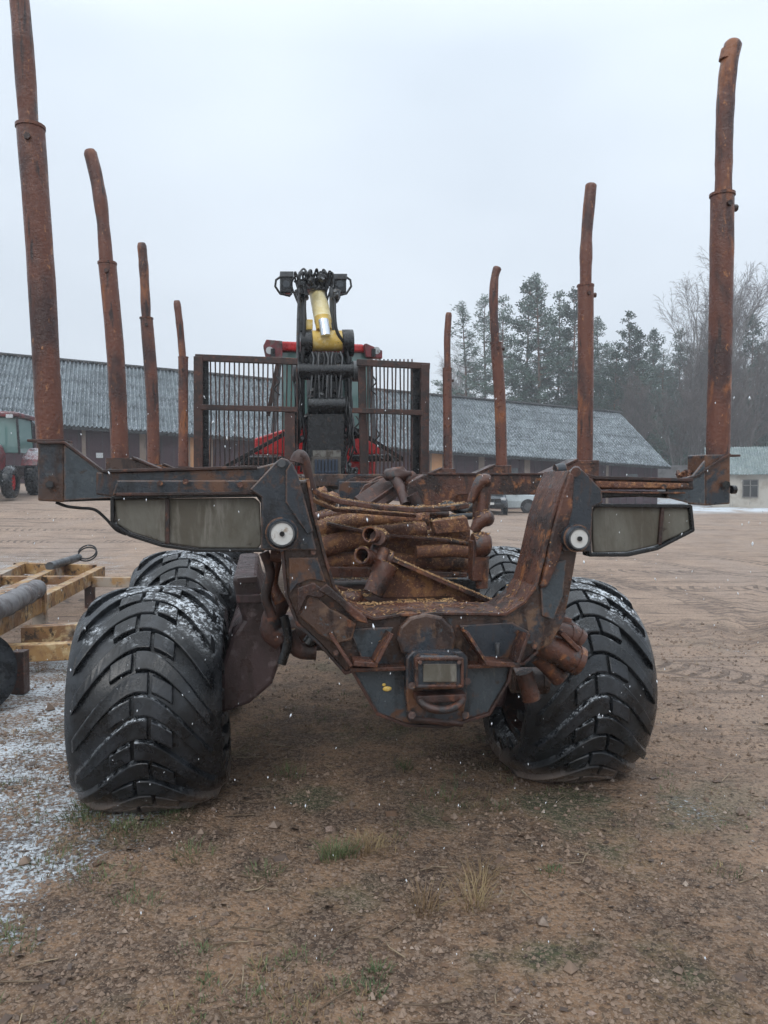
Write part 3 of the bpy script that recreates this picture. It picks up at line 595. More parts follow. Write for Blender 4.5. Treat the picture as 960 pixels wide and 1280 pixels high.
# ---- tyres
def make_tyre(W_=.705, Ro=.565, Ri=.30, squash=.075, nlug=17, ph=0.0, lug=.029):
    prof = []                                       # (x, r) cross-section
    hw = W_/2
    for t in [i/22 for i in range(23)]:
        a = math.pi*(1-t); x = hw*math.copysign(abs(math.cos(a))**.55, math.cos(a)); r = Ri+(Ro-lug-Ri)*abs(math.sin(a))**.42
        prof.append((x, r))
    def surf(u, off=0):                              # u in -1..1 across the tread → x, r
        x = u*hw*.985; k = min(1, abs(u)); r = (Ro-lug)-.085*k**3.2 - (.10*max(0, abs(u)-.9)/.1 if abs(u) > .9 else 0)
        return x, r+off
    mb = MB(); n = 96; pr = [(-hw*.80, Ri), (-hw*.97, Ri+.07), (-hw, Ri+.14)]+[surf(-1+i/10) for i in range(1, 20)]+[(hw, Ri+.14), (hw*.97, Ri+.07), (hw*.80, Ri)]
    vs = []
    for i in range(n):
        a = 2*math.pi*i/n
        for x, r in pr: vs.append((x, -math.cos(a)*r, math.sin(a)*r))
    m = len(pr); mb.add(vs, [(i*m+k, ((i+1) % n)*m+k, ((i+1) % n)*m+k+1, i*m+k+1) for i in range(n) for k in range(m-1)], True)
    # lugs: curved bars sweeping back from the crown to each shoulder, meeting in staggered centre blocks
    pitch = 2*math.pi/nlug
    for side in (-1, 1):
        for i in range(nlug):
            a0 = ph+i*pitch+(pitch*.5 if side > 0 else 0)
            us = [-.40, -.30, -.20, -.13]+[-.085+1.11*(j/14) for j in range(15)]
            segs = []
            for u in us:
                k = max(0, abs(u)-.04); cen = a0-R(41)*k**1.6*(1 if u > 0 else .8); segs.append((side*u, cen, pitch*(.225-.045*max(0, u))))
            for gi, grp in enumerate((segs[:4], segs[4:])):
                vs = []
                for (u, cen, wdt) in grp:
                    hx, hr = surf(u, lug*(1.0 if abs(u) < .95 else .6)); bx, br = surf(u, -.012)
                    wd2 = wdt*(1.0 if gi else .9)
                    for (x, r, ww) in ((bx, br, wd2*1.22), (hx, hr, wd2*.92)):
                        for sgn in (-1, 1):
                            a = cen+sgn*ww; vs.append((x, -math.cos(a)*r, math.sin(a)*r))
                fs = []; g = len(grp)
                for j in range(g-1):
                    b0 = j*4; b1 = b0+4; fs += [(b0+2, b1+2, b1+3, b0+3), (b0, b1, b1+2, b0+2), (b0+1, b0+3, b1+3, b1+1)]
                e = (g-1)*4; fs += [(0, 2, 3, 1), (e, e+1, e+3, e+2)]
                if side < 0: fs = [tuple(reversed(f)) for f in fs]
                mb.add(vs, fs)
            # low tie bar between neighbouring lugs beside the centre line
            for q in (0,):
                vs = []
                for uu in (.30, .42):
                    for da in (-.30, .30):
                        x, r = surf(side*uu, lug*.45); k = max(0, uu-.06); a = a0+pitch*.5-R(40)*k**1.65+da*pitch; vs.append((x, -math.cos(a)*r, math.sin(a)*r))
                fs = [(0, 2, 3, 1)]
                if side < 0: fs = [tuple(reversed(f)) for f in fs]
    out = []
    for x, y, z in mb.v:
        zf = -Ro+squash
        if z < zf+.26:
            k = max(0, min(1, (zf+.26-z)/.26)); x *= 1+.09*k*(1-.35*k); y *= 1+.08*k
        if z < zf: z = zf+(z-zf)*.12
        out.append((x, y, z))
    mb.v = out; return mb
ty = make_tyre(); ty2 = make_tyre(ph=.1)
rimb = MB(); rimb.pipe((-.27,0,0), (.27,0,0), .31, .27, 40); rimb.cyl((-.06,0,0), (.04,0,0), .28, n=40); rimb.cyl((-.12,0,0), (.12,0,0), .12, n=20)
for k in range(10): a = k*.628; rimb.cyl((.03, .18*math.cos(a), .18*math.sin(a)), (.065, .18*math.cos(a), .18*math.sin(a)), .015, n=6)
tyres = []
def place_tyre(src, x, y, z=.515, lab=None, rim=None, flip=False):
    if src.users_ == 0 if hasattr(src, 'users_') else False: pass
t0 = obj('tyre', ty, M['tyre'], fw, bev=.010, label='rear left flotation tyre with snow dust along its curved lugs'); r0_ = obj('rim', rimb, M['rust_dk'], t0, bev=.004)
def dup_tyre(x, y, z, label=None, rz=0):
    c = t0.copy(); col.objects.link(c); c.parent = fw; c.location = (x, y, z); c.rotation_euler = (0, 0, rz); 
    if label: c['label'] = label
    elif 'label' in c: del c['label']
    r = r0_.copy(); col.objects.link(r); r.parent = c; return c
t0.location = (-1.155, .86, .487)
dup_tyre(1.05, .88, .487, 'rear right flotation tyre with muddy flattened foot')
dup_tyre(-1.13, 2.30, .545); dup_tyre(1.08, 2.25, .545)
for x in (-1.1, 1.1):
    for y in (7.9, 9.4): dup_tyre(x, y, .53)
# ---- headboard
HY = 5.75
def hb_pt(px, py): return L3(px, py, HY)
frames = MB()
def bar(mb, a, b, wd, dp=.06, y=HY): mb.beam(L3(a[0], a[1], y), L3(b[0], b[1], y), dp, wd, up=(0,0,1)) if abs(a[0]-b[0]) > abs(a[1]-b[1]) else mb.beam(L3(a[0], a[1], y), L3(b[0], b[1], y), wd, dp, up=(0,1,0))
hbm = MB(); bar(hbm, (244,447), (372,452), .075); hd = P('headboard', hbm, M['rust_dk'], .006)
m2 = MB(); bar(m2, (446,453), (537,458), .075); P('top_rail', m2, M['rust_dk'], .006, hd)
for x0, x1, yb_ in ((248,248,600), (531,530,596)): m2 = MB(); bar(m2, (x0, 446 if x0 < 400 else 456), (x1, yb_), .10, .09); P('post', m2, M['rust_dk'], .006, hd)
def bars(name, items, mt):
    for a_, b_, w_, d_, y_ in items: m2 = MB(); bar(m2, a_, b_, w_, d_, y_); P(name, m2, mt, .004, hd)
bars('upright', [((257,452),(257,598),.07,.05,HY+.15), ((519,458),(519,598),.11,.05,HY+.15)], M['black'])
bars('cross_rail', [((250,509),(372,512),.06,.05,HY-.03), ((440,513),(528,516),.06,.05,HY-.03)], M['rust_dk'])
bars('upright', [((362,512),(362,600),.12,.06,HY), ((452,458),(455,600),.09,.06,HY+.1), ((348,450),(335,520),.05,.04,HY+.3)], M['rust_dk'])
m2 = MB(); bar(m2, (250,600), (530,600), .14, .1, HY); P('base_rail', m2, M['slate_rust'], .006, hd)
for x in list(range(263, 372, 6))+list(range(460, 516, 5)):
    m2 = MB(); jx = rnd.uniform(-1.5, 1.5); m2.tube([L3(x, 449, HY+.02), L3(x+jx*.4, 480, HY+.02), L3(x+jx, 520, HY+.02), L3(x-jx*.5, 600, HY+.02)], .009, 6); P('grille_bar', m2, M['rust_dk'], 0, hd)
for a, b in (((270,590),(378,530)), ((436,532),(505,575))): m2 = MB(); bar(m2, a, b, .05, .05, HY+.22); P('brace', m2, M['black'], .004, hd)
for x, y_ in ((445,520),(470,536),(345,470),(466,470)):
    m2 = MB(); m2.tube(spline([L3(x, y_, HY-.04), L3(x+4, y_+8, HY-.06), L3(x-2, y_+16, HY-.04), L3(x+5, y_+24, HY-.05)], 4), .009, 6); P('hose', m2, M['hose'], 0)
# ---- crane
CY = 5.95
def bpx(mb, x0, y0, x1, y1, yf_, dp): mb.prism(LP([(x0,y1),(x1,y1),(x1,y0),(x0,y0)], yf_), yf_, yf_+dp); return mb
P('crane_column', bpx(MB(), 383, 515, 432, 600, CY, .42), M['black'], .02)
mb = MB(); mb.cyl((L3(405,600,CY+.2).x, CY+.2, .9), L3(405,560,CY+.2), .17, n=28); P('slew_base', mb, M['black'], .01)
mb = MB(); bpx(mb, 391, 563, 426, 571, CY-.04, .04); P('mast_band', mb, mat('dirty_band', (.15, .145, .13), [((.05, .04, .03), 9, .5, .62)]), .004, label='dirty pale band around the crane column')
gl = P('radiator_frame', bpx(MB(), 389, 571, 426, 612, CY-.06, .055), mat('pale_dirty_frame', (.09, .08, .07), [((.04,.03,.025), 8, .48, .62)]), .004)
m2 = MB()
for i in range(7): bpx(m2, 393.5+i*4.3, 574, 396.6+i*4.3, 607, CY-.085, .02)
bpx(m2, 393, 589, 423, 591, CY-.09, .02)
P('radiator_slats', m2, mat('blue_slats', (.020, .032, .055), (), (.3,.5), 0), .002, gl)
def hcyl(x0, x1, yc, rpx, yy, m, nm, par=None):
    mb = MB(); a, b = L3(x0, yc, yy), L3(x1, yc, yy); rr = abs(L(x0, yc-rpx, yy)[1]-L(x0, yc+rpx, yy)[1])/2; mb.cyl(a, b, rr, n=28); return P(nm, mb, m, .008, par)
d1 = hcyl(367, 447, 464, 11, CY+.05, M['black'], 'knuckle_drum')
for a, b in ((366,373),(441,448)): hcyl(a, b, 464, 13, CY+.05, M['grey_st'], 'drum_flange', d1)
hcyl(385, 431, 507, 11, CY+.02, M['black'], 'pivot_drum')
hcyl(390, 427, 426, 13, CY+.12, M['yellow'], 'yellow_cylinder_head')
for x0, x1 in ((375,389),(428,441)): hcyl(x0, x1, 429, 17, CY+.12, M['black'], 'side_cheek')
P('boom_plate', bpx(MB(), 379, 400, 386, 470, CY+.16, .25), M['black'], .01)
P('boom_plate', bpx(MB(), 431, 430, 440, 535, CY+.1, .25), M['black'], .01)
P('boom_plate', bpx(MB(), 372, 440, 381, 535, CY+.12, .25), M['black'], .01)
P('boom', bpx(MB(), 386, 440, 430, 455, CY+.05, .3), M['black'], .02)
mb = MB(); mb.prism(LP([(390,470),(428,470),(424,520),(392,520)], CY+.12), CY+.12, CY+.4); P('boom', mb, M['black'], .03)
mb = MB(); mb.prism(LP([(372,362),(381,355),(385,420),(378,440),(374,420)], CY+.25), CY+.25, CY+.33); mb.prism(LP([(412,358),(418,362),(419,415),(413,415)], CY+.25), CY+.25, CY+.33); mb.prism(LP([(380,350),(414,350),(410,362),(384,362)], CY+.3), CY+.3, CY+.6); P('boom_tip', mb, M['grey_st'], .01)
mb = MB(); mb.tube([L3(397,366,CY+.45), L3(404,402,CY+.1)], .104, 24); P('lift_cylinder', mb, M['cream'], .012)
mb = MB(); mb.tube([L3(403,396,CY+.09), L3(405,412,CY+.06)], .095, 24); P('cylinder_collar', mb, M['yellow'], .01)
mb = MB(); mb.tube([L3(404,400,CY+.0), L3(407,420,CY-.04)], .062, 20); P('cylinder_rod', mb, M['chrome'], .004)
mb = MB(); bpx(mb, 383, 399, 391, 412, CY+.05, .06); P('bracket', mb, M['yellow'], .01)
# lamps at the boom tip
for cx, s in ((358,-1),(425,1)):
    mb = MB(); bpx(mb, cx-8, 345, cx+8, 366, CY+.35, .14); lp = P('work_lamp', mb, M['black'], .015)
    m2 = MB(); bpx(m2, cx-8, 339+(s+1)*1.5, cx+9, 346+(s+1)*1.5, CY+.33, .18); P('lamp_bracket', m2, M['grey_st'], .006, lp)
    m2 = MB(); m2.tube([L3(cx+s*a, b, CY+.36) for a, b in ((6,345),(13,350),(14,358),(8,367),(-4,370),(-8,364))], .014, 8); P('guard_ring', m2, M['black'], 0, lp)
    m2 = MB(); c_ = L3(cx, 355, CY+.34); m2.cyl(c_, c_+Vector((0,.02,0)), .045, n=16); P('lens', m2, M['dkglass'], .003, lp)
# hoses
g = random.Random(5)
hoses = [[(375,360),(373,400),(372,460),(371,520),(372,575)], [(381,362),(380,410),(378,470),(380,540),(381,590)], [(418,362),(420,410),(434,440),(437,500),(436,560)], [(384,348),(378,340),(374,352),(376,372)],
         [(390,350),(389,338),(385,342),(383,360)], [(398,352),(400,340),(408,345),(408,358)], [(405,352),(412,342),(416,352),(416,366)], [(392,348),(396,336),(398,350)], [(378,470),(374,500),(380,540),(376,590)], [(434,470),(440,510),(432,550),(434,590)],
         [(428,520),(438,545),(430,575)], [(410,345),(404,337),(402,352)], [(372,345),(380,336),(388,350)], [(368,352),(378,350),(386,356)], [(412,352),(402,346),(394,352)], [(440,470),(436,500),(442,530),(437,570)], [(366,470),(370,500),(366,540),(371,560)]]
for i, h in enumerate(hoses):
    mb = MB(); mb.tube(spline([L3(a, b, CY-.02+g.random()*.1+(.3 if h[0][1] < 356 else 0)) for a, b in h]), .02 if i < 3 else .013, 8); P('hose', mb, M['hose'] if i % 3 else M['grey_st'], 0)
for i in range(8):
    mb = MB(); x = 374+i*6; mb.tube([L3(x, 360, CY+.3), L3(x+g.uniform(-2,2), 345+g.uniform(-5,3), CY+.35)], .014, 6); P('hydraulic_fitting', mb, M['grey_st'], 0)
for i in range(9):
    mb = MB(); x = 390+i*4.4; mb.tube([L3(x, 440, CY+.0), L3(x+g.uniform(-3,3), 447, CY-.03), L3(x+g.uniform(-3,3), 500, CY-.02)], .012, 6); P('hose', mb, M['hose'] if i % 2 else M['grey_st'], 0)
for i in range(26):
    x = 368+g.random()*70; y_ = g.choice((352, 360, 372, 480, 490, 530, 545, 585)) + g.uniform(-6, 6)
    if y_ < 400: x = g.choice((372+g.random()*10, 412+g.random()*10)) if y_ > 358 else 376+g.random()*42
    if 392 < x < 424 and y_ > 510: x += 34 if x > 408 else -26
    mb = MB(); mb.box(L3(x, y_, CY+.12), (g.uniform(.04,.10), .12, g.uniform(.05,.13)), Matrix.Rotation(g.uniform(-.5,.5), 3, 'Y')); q = L3(x, y_, CY+.05); mb.cyl(q, q+Vector((g.uniform(-.04,.04), -.08, g.uniform(-.05,.05))), .02, n=8); P('valve_block', mb, M['black'] if i % 3 else M['grey_st'], .006)
for i in range(14):
    x0 = g.choice((370, 374, 434, 438, 442))+g.uniform(-2, 2); y0 = g.uniform(455, 540); mb = MB(); mb.tube(spline([L3(x0, y0, CY+.0), L3(x0+g.uniform(-7,7), y0+18, CY-.06), L3(x0+g.uniform(-5,5), y0+40, CY)]), .013, 8); P('hose', mb, M['hose'], 0)
for i in range(16):
    a0 = 372+g.random()*46; mb = MB(); mb.tube(spline([L3(a0, 358, CY+.3), L3(a0+g.uniform(-6,6), 346+g.uniform(-8,3), CY+.25), L3(a0+g.uniform(-9,9), 350+g.uniform(-6,8), CY+.3), L3(a0+g.uniform(-6,6), 372+g.uniform(-4,22), CY+.28) if a0 < 386 or a0 > 408 else L3(a0, 362, CY+.3)], 5), .012, 6); P('hose', mb, M['hose'], 0)
# ---- cab and bonnet
KY = 7.6
cb = P('cab_body', bpx(MB(), 350, 560, 470, 610, KY, 1.4), M['red'], .03)
mb = MB(); mb.prism(LP([(318,568),(318,548),(350,538),(382,530),(386,568)], KY-.5), KY-.5, KY-.2); P('bonnet_panel', mb, M['red'], .02)
mb = MB(); mb.prism(LP([(434,568),(434,530),(450,544),(476,558),(476,568)], KY-.5), KY-.5, KY-.2); P('bonnet_panel', mb, M['red'], .02)
P('bumper_strip', bpx(MB(), 424, 578, 468, 590, KY-.6, .1), M['red'], .01)
mb = MB(); mb.prism(LP([(342,432),(350,426),(455,430),(462,440),(350,438)], KY), KY, KY+1.3); P('cab_roof', mb, M['red'], .03)
P('windscreen', bpx(MB(), 352, 440, 462, 560, KY+.08, 1.2), M['glass'], .01)
for a, b in (((350,440),(340,560)), ((462,440),(468,560)), ((386,440),(388,560)), ((430,440),(428,560))): m2 = MB(); bar(m2, a, b, .07, .07, KY+.03); P('cab_pillar', m2, M['grey_st'], .006)
for x0, x1 in ((329,353),(455,478)):
    mb = MB(); s = 1 if x0 > 400 else -1
    mb.prism(LP([(x0,432 if s<0 else 430),(x0+4 if s<0 else x0+3,424 if s<0 else 429),(x1,426 if s<0 else 438),(x1,448),(x0+3,446)], KY-.15), KY-.15, KY); lp = P('roof_lamp_housing', mb, M['red_pale'], .01)
    m2 = MB(); c_ = L3(x0+8 if s < 0 else x0+16, 438, KY-.16); m2.cyl(c_, c_+Vector((0,.03,0)), .05, n=16); P('lamp_lens', m2, M['whiteish'], .004, lp)
    m2 = MB(); m2.tube([L3(x0+12, 436, KY-.17), L3(x0+12, 446, KY-.17)], .03, 8); P('lamp_bracket', m2, M['black'], 0, lp)
mb = MB(); bpx(mb, 300, 570, 390, 582, KY-.9, .3); P('rear_rail', mb, M['black'], .02)
mb = MB(); bpx(mb, 440, 568, 500, 577, KY-.7, .3); P('rear_rail', mb, M['black'], .02)
m2 = MB(); m2.tube(spline([L3(a, b, KY-.8) for a, b in ((470,568),(480,575),(485,568),(492,578))]), .02, 8); P('hose', m2, M['hose'], 0)
# ------------------------------------------------------------------ loose steel lying in the bunk (things of their own)
GP = 'loose rusty steel piled in the load bunk'
def loose(name, mb, m, label, cat, bev=.005): return obj(name, mb, m, None, bev=bev, label=label, cat=cat, group=GP, machine=True)
def tb(pts, r, y0, y1=None, n=20):
    y1 = y0 if y1 is None else y1; k = len(pts)-1; mb = MB(); q = [L3(a, b, y0+(y1-y0)*i/k) for i, (a, b) in enumerate(pts)]
    q = spline(q, 5); rr = r if hasattr(r, '__len__') else [r, r]; mb.tube(q, [rr[0]+(rr[1]-rr[0])*i/(len(q)-1)+.002*mnoise.noise(p*12) for i, p in enumerate(q)], n); return mb
loose('curved_bar', strip([(380,606),(400,618),(425,627),(470,634),(520,638),(560,636),(586,632)], .50, .62, .026), M['rust'], 'long sagging flat steel bar on top of the rusty pile', 'steel bar')
loose('flat_bar', strip([(390,625),(420,638),(455,640),(520,645)], .64, .76, .02), M['rust_straw'], 'shorter flat bar directly beneath the sagging top bar', 'steel bar')
loose('steel_tube', tb([(385,668),(420,656),(470,650),(535,648)], [.050,.042], .85), M['rust_straw'], 'uppermost curved rusty tube in the pile, just under the flat bars', 'steel tube', 0)
loose('steel_tube', tb([(385,690),(440,674),(500,665),(532,662)], [.06,.038], .78), M['rust_straw'], 'tapering rusty tube, second from the top of the pile', 'steel tube', 0)
loose('steel_tube', tb([(400,702),(450,700),(520,702),(588,702)], [.045,.045], .80, .9), M['rust_straw'], 'straight rusty tube low in the pile beneath the tapering tube', 'steel tube', 0)
mb = MB(); mb.prism(LP([(400,676),(520,668),(588,658),(588,716),(560,719),(405,712)], .88), .88, 1.0); loose('steel_plate', mb, M['rust_straw'], 'broad rusty plate standing upright behind the lower tubes', 'steel plate')
mb = MB(); mb.prism(LP([(404,708),(486,710),(486,722),(406,722)], .70), .70, .95); mb.prism(LP([(486,712),(584,716),(584,722),(486,722)], .76), .76, .95); loose('steel_beam', mb, M['rust'], 'flat beam at the bottom of the tube pile above the dark gap', 'steel beam')
mb = MB(); mb.prism(LP([(400,724),(600,724),(600,760),(400,760)], 1.05), 1.05, 1.2); loose('steel_beam', mb, M['black'], 'black snow-dusted filler standing in for the shaded gap under the tube pile', 'steel beam')  # shade of the gap below the tubes, put in as a black block
loose('steel_tube', tb([(392,648),(430,641),(500,640),(560,643)], [.03,.026], 1.0), M['rust'], 'thin tube squeezed between the flat bars and the uppermost curved tube', 'steel tube', 0)
loose('steel_tube', tb([(520,690),(560,688),(590,690)], [.036,.036], .74), M['rust_straw'], 'short tube stub on the right half of the pile before the broad plate', 'steel tube', 0)
loose('flat_bar', strip([(410,655),(470,668),(560,676),(586,680)], .72, .80, .018), M['rust'], 'thin flat bar slanting across the tubes towards the thick cylinder end', 'steel bar')
mb = MB(); mb.prism(LP([(540,652),(584,646),(588,664),(545,668)], .80), .80, .9); loose('steel_block', mb, M['rust_straw'], 'short square-cut block on top of the broad upright plate', 'steel block')
mb = MB(); mb.prism(LP([(414,730),(470,744),(480,766),(420,766)], .55), .55, .58); loose('steel_plate', mb, M['rust'], 'low rusty plate leaning inside the left corner of the rear bunk', 'steel plate')
# diagonal channel
mb = MB(); mb.prism(LP([(490,702),(500,706),(624,758),(610,766),(470,766),(478,735)], .38), .38, .41); o = loose('steel_channel', mb, M['rust_straw'], 'triangular tapering channel lying across the bottom of the rear bunk', 'steel channel')
mb = MB(); mb2 = strip([(492,700),(560,730),(628,758)], .30, .46, .016); me = obj('flange', MB().add([MM @ Vector(v)-o.location for v in mb2.v], mb2.f), M['rust'], o)
# upright socket piece in the middle
mb = MB(); mb.pipe(L3(462,668,.26), L3(478,672,.42), .036, .028); mb.cyl(L3(472,672,.3), L3(476,676,.5), .036)
mb.pipe(L3(452,694,.26), L3(466,699,.36), .040, .030); mb.tube([L3(462,690,.36), L3(488,700,.36)], .04, 18)
mb.tube([L3(484,705,.30), L3(466,742,.28)], [.055,.048], 18); mb.tube([L3(480,686,.34), L3(470,716,.30)], .03, 12)
loose('pipe_socket', mb, M['rust'], 'upright rusty pivot socket with two hollow pipe ends in the middle of the pile', 'pipe socket', .004)
mb = MB(); mb.ball(L3(440,748,.30), .05, (1.1,1,.75), jit=.25); mb.tube([L3(440,748,.3), L3(466,760,.3)], [.03,.02], 10); mb.tube([L3(436,752,.28), L3(432,766,.28)], [.02,.012], 8); loose('rusty_knuckle', mb, M['rust'], 'orange rusted knuckle lying low beside the left leg of the rear bunk', 'steel knuckle', 0)
# hooks at the right
mb = MB(); mb.tube(spline([L3(a, b, .55) for a, b in ((588,628),(594,614),(602,602),(612,601))]), [.018,.019,.02,.021,.022,.023,.025,.027,.029,.031,.033,.034,.035,.036,.036,.036,.035,.034,.03], 14); mb.tube([L3(606,616,.55), L3(603,640,.55)], .034, 14); mb.box(L3(596,632,.58), (.03,.05,.2)); loose('stake_hook', mb, M['rust'], 'uppermost curved hook end on the right of the pile', 'steel hook', .003)
mb = MB(); mb.tube([L3(592,664,.5), L3(598,654,.5), L3(606,648,.5)], [.022,.035,.042], 14); mb.ball(L3(608,648,.5), .042); mb.tube([L3(596,640,.52), L3(596,668,.52)], .022, 10); loose('stake_hook', mb, M['rust'], 'rounded rusty hook end below the topmost hook on the right', 'steel hook', 0)
mb = MB(); mb.tube([L3(592,682,.48), L3(606,680,.48)], [.06,.062], 18); mb.ball(L3(607,680,.48), .06, (.5,1,1)); mb.box(L3(594,700,.5), (.05,.09,.2)); mb.tube([L3(602,695,.5), L3(602,735,.5)], [.04,.032], 14); loose('cylinder_end', mb, M['rust'], 'thick rusted cylinder end at the right of the pile, beside the rear tyre', 'steel cylinder', .004)
mb = MB(); mb.tube(spline([L3(a, b, .35) for a, b in ((392,612),(386,594),(381,577),(375,570),(372,578))]), [.014+.0012*i for i in range(21)], 14); mb.tube([L3(376,605,.4), L3(388,606,.4)], .045, 14); mb.box(L3(386,622,.38), (.035,.05,.19)); mb.tube([L3(373,610,.42), L3(384,640,.42)], .032, 12); loose('stake_hook', mb, M['rust_dk'], 'curved rusty hook end rising beside the left shoulder of the rear bunk', 'steel hook', .003)
# things farther forward on the load floor
mb = MB(); mb.prism(LP([(424,602),(478,602),(450,640),(424,640)], 2.5), 2.5, 2.54); loose('steel_plate', mb, M['slate'], 'slate blue plate standing far forward behind the sagging bar', 'steel plate')
mb = MB(); mb.prism(LP([(436,640),(456,606),(480,597),(482,640)], 2.2), 2.2, 2.24); loose('steel_plate', mb, M['rust'], 'brown gusset plate leaning beside the slate blue plate', 'steel plate')
mb = MB(); mb.beam(L3(454,632,1.6), L3(498,602,1.8), .16, .02, up=(.3,-.6,.7)); mb.beam(L3(462,636,1.6), L3(506,606,1.8), .02, .08); loose('steel_channel', mb, M['rust_dk'], 'short tilted channel with snow on its edge behind the sagging bar', 'steel channel')
mb = MB(); mb.tube([L3(490,592,1.7), L3(502,612,1.6), L3(508,632,1.5)], .035, 10); mb.ball(L3(496,594,1.7), .07, (1.3,1,.7), jit=.4); mb.ball(L3(512,598,1.7), .05, jit=.4); mb.tube([L3(515,618,1.5), L3(524,636,1.5)], .04, 10); mb.tube([L3(500,606,1.7), L3(520,600,1.7)], .03, 8); loose('steel_linkage', mb, M['rust_dk'], 'knotted rusty linkage with pins at the back of the pile', 'steel linkage', 0)
mb = MB(); mb.prism(LP([(543,634),(556,600),(562,592),(592,597),(600,634)], 1.9), 1.9, 1.93); loose('steel_plate', mb, M['rust'], 'tall orange-brown plate standing behind the hooks on the right', 'steel plate')
mb = MB(); mb.ball(L3(411,622,1.9), .06, (1.2,1,.7), jit=.5); mb.ball(L3(402,616,1.9), .04, jit=.5); mb.tube([L3(396,614,1.9), L3(420,630,1.9)], .025, 8); loose('steel_shackle', mb, M['rust_straw'], 'small rusty shackle lump under the blue slatted radiator', 'steel shackle', 0)
mb = MB(); mb.tube(spline([L3(a, b, 1.2) for a, b in ((520,636),(545,640),(560,632),(580,640),(592,630))]), .03, 10); mb.tube([L3(530,650,1.1), L3(590,645,1.1)], .02, 8); loose('bent_rod', mb, M['black'], 'bent dark rod tucked under the right end of the sagging bar', 'steel rod', 0)
mb = MB(); mb.tube([L3(400,755,.9), L3(600,750,.9)], .045, 14); loose('steel_tube', mb, M['rust_dk'], 'dark straight tube lowest in the bunk behind the triangular channel', 'steel tube', 0)
# ------------------------------------------------------------------ yellow frame trailer at left
def yframe():
    t = thing('frame_trailer', 'low yellow-painted rusty steel trailer frame lying left of the machine', 'trailer', Matrix.Translation(G(40, 760, 0)))
    inv = Matrix.Translation(-G(40, 760, 0))
    ym = mat('yellow_frame_paint', (.34, .195, .075), [((.20, .10, .045), 3.5, .42, .58), ((.50, .37, .20), 7, .52, .66), ((.055, .035, .022), 10, .53, .62), ((.34, .29, .24), 2.4, .52, .64)], (.4, .7), .5, 40, edge=(.16, .08, .04))
    Z = .46
    def b(a, c, wd=.11, ht=.15, z=Z, m=ym, nm='frame_rail'):
        mb = MB(); p, q = G(*a, z), G(*c, z); mb.beam(p-Vector((0,0,ht/2)), q-Vector((0,0,ht/2)), wd, ht); mb.xf(inv); obj(nm, mb, m, t, bev=.006)
    b((-90,812), (126,708)); b((-60,768), (77,705)); b((-50,740), (30,702))
    b((20,703), (118,706)); b((-10,720), (100,720), .09, .10, Z-.02); b((112,721), (190,722), .10, .12, Z-.05, nm='cross_member'); b((-40,752), (25,738), .08, .10, Z-.05, nm='cross_member')
    b((27,783), (120,778), .12, .16, Z-.12, nm='cross_member'); b((5,806), (110,802), .12, .14, Z-.22, nm='cross_member')
    mb = MB(); c_ = G(56, 744, Z); mb.prism([(c_.x-.07,.08),(c_.x+.07,.05),(c_.x+.06,Z+.12),(c_.x,Z+.16),(c_.x-.07,Z+.1)], c_.y-.14, c_.y-.09); mb.xf(inv); obj('upright_plate', mb, ym, t, bev=.006)
    for a in ((62,760),(112,716),(24,790),(28,706)):
        c_ = G(*a, Z); mb = MB(); mb.box((c_.x, c_.y, .16), (.1, .1, .32)); mb.xf(inv); obj('support_leg', mb, M['rust_dk'], t, bev=.004)
    # wheel at picture edge
    c_ = G(-38, 895, 0); mb = make_tyre(.30, .30, .16, .01, 22, 0, .014); mb.xf(inv @ Matrix.Translation((c_.x-.08, c_.y+.1, .29)) @ Matrix.Rotation(R(-50), 4, 'Z')); wt = obj('wheel', mb, M['tyre'], t, bev=.003)
    wt.data.transform(Matrix.Translation((0,0,0)))
    # grey cylinder roll lying on the frame
    mb = MB(); p = spline([G(-20,768,Z+.08), G(8,756,Z+.09), G(30,744,Z+.09), G(46,736,Z+.08)], 5); mb.tube(p, [.09+.02*mnoise.noise(q*6) for q in p], 14)
    obj('canvas_roll', mb, mat('grey_roll', (.17, .165, .17), [((.09,.08,.08), 9, .45, .62), ((.16,.08,.05), 6, .6, .7)], (.5,.8), .6, 40, snow=.3), label='lumpy grey roll resting on the yellow trailer frame', cat='roll')
    mb = MB(); mb.tube([G(62,708,.5), G(98,697,.5)], .055, 14)
    hc = obj('hydraulic_cylinder', mb, M['grey_st'], label='grey cylinder with black hose loops at the far end of the yellow frame', cat='cylinder')
    for dz in (0, .03):
        mb = MB(); o_ = G(98,697,.5)-hc.location; mb.tube([o_+Vector((.0+.13*(1-math.cos(a))*(1-dz), .08*math.sin(a), .05+.09*math.sin(a)+dz)) for a in [math.pi*2*i/24*.9 for i in range(25)]], .011, 8); obj('hose', mb, M['hose'], hc)
yframe()
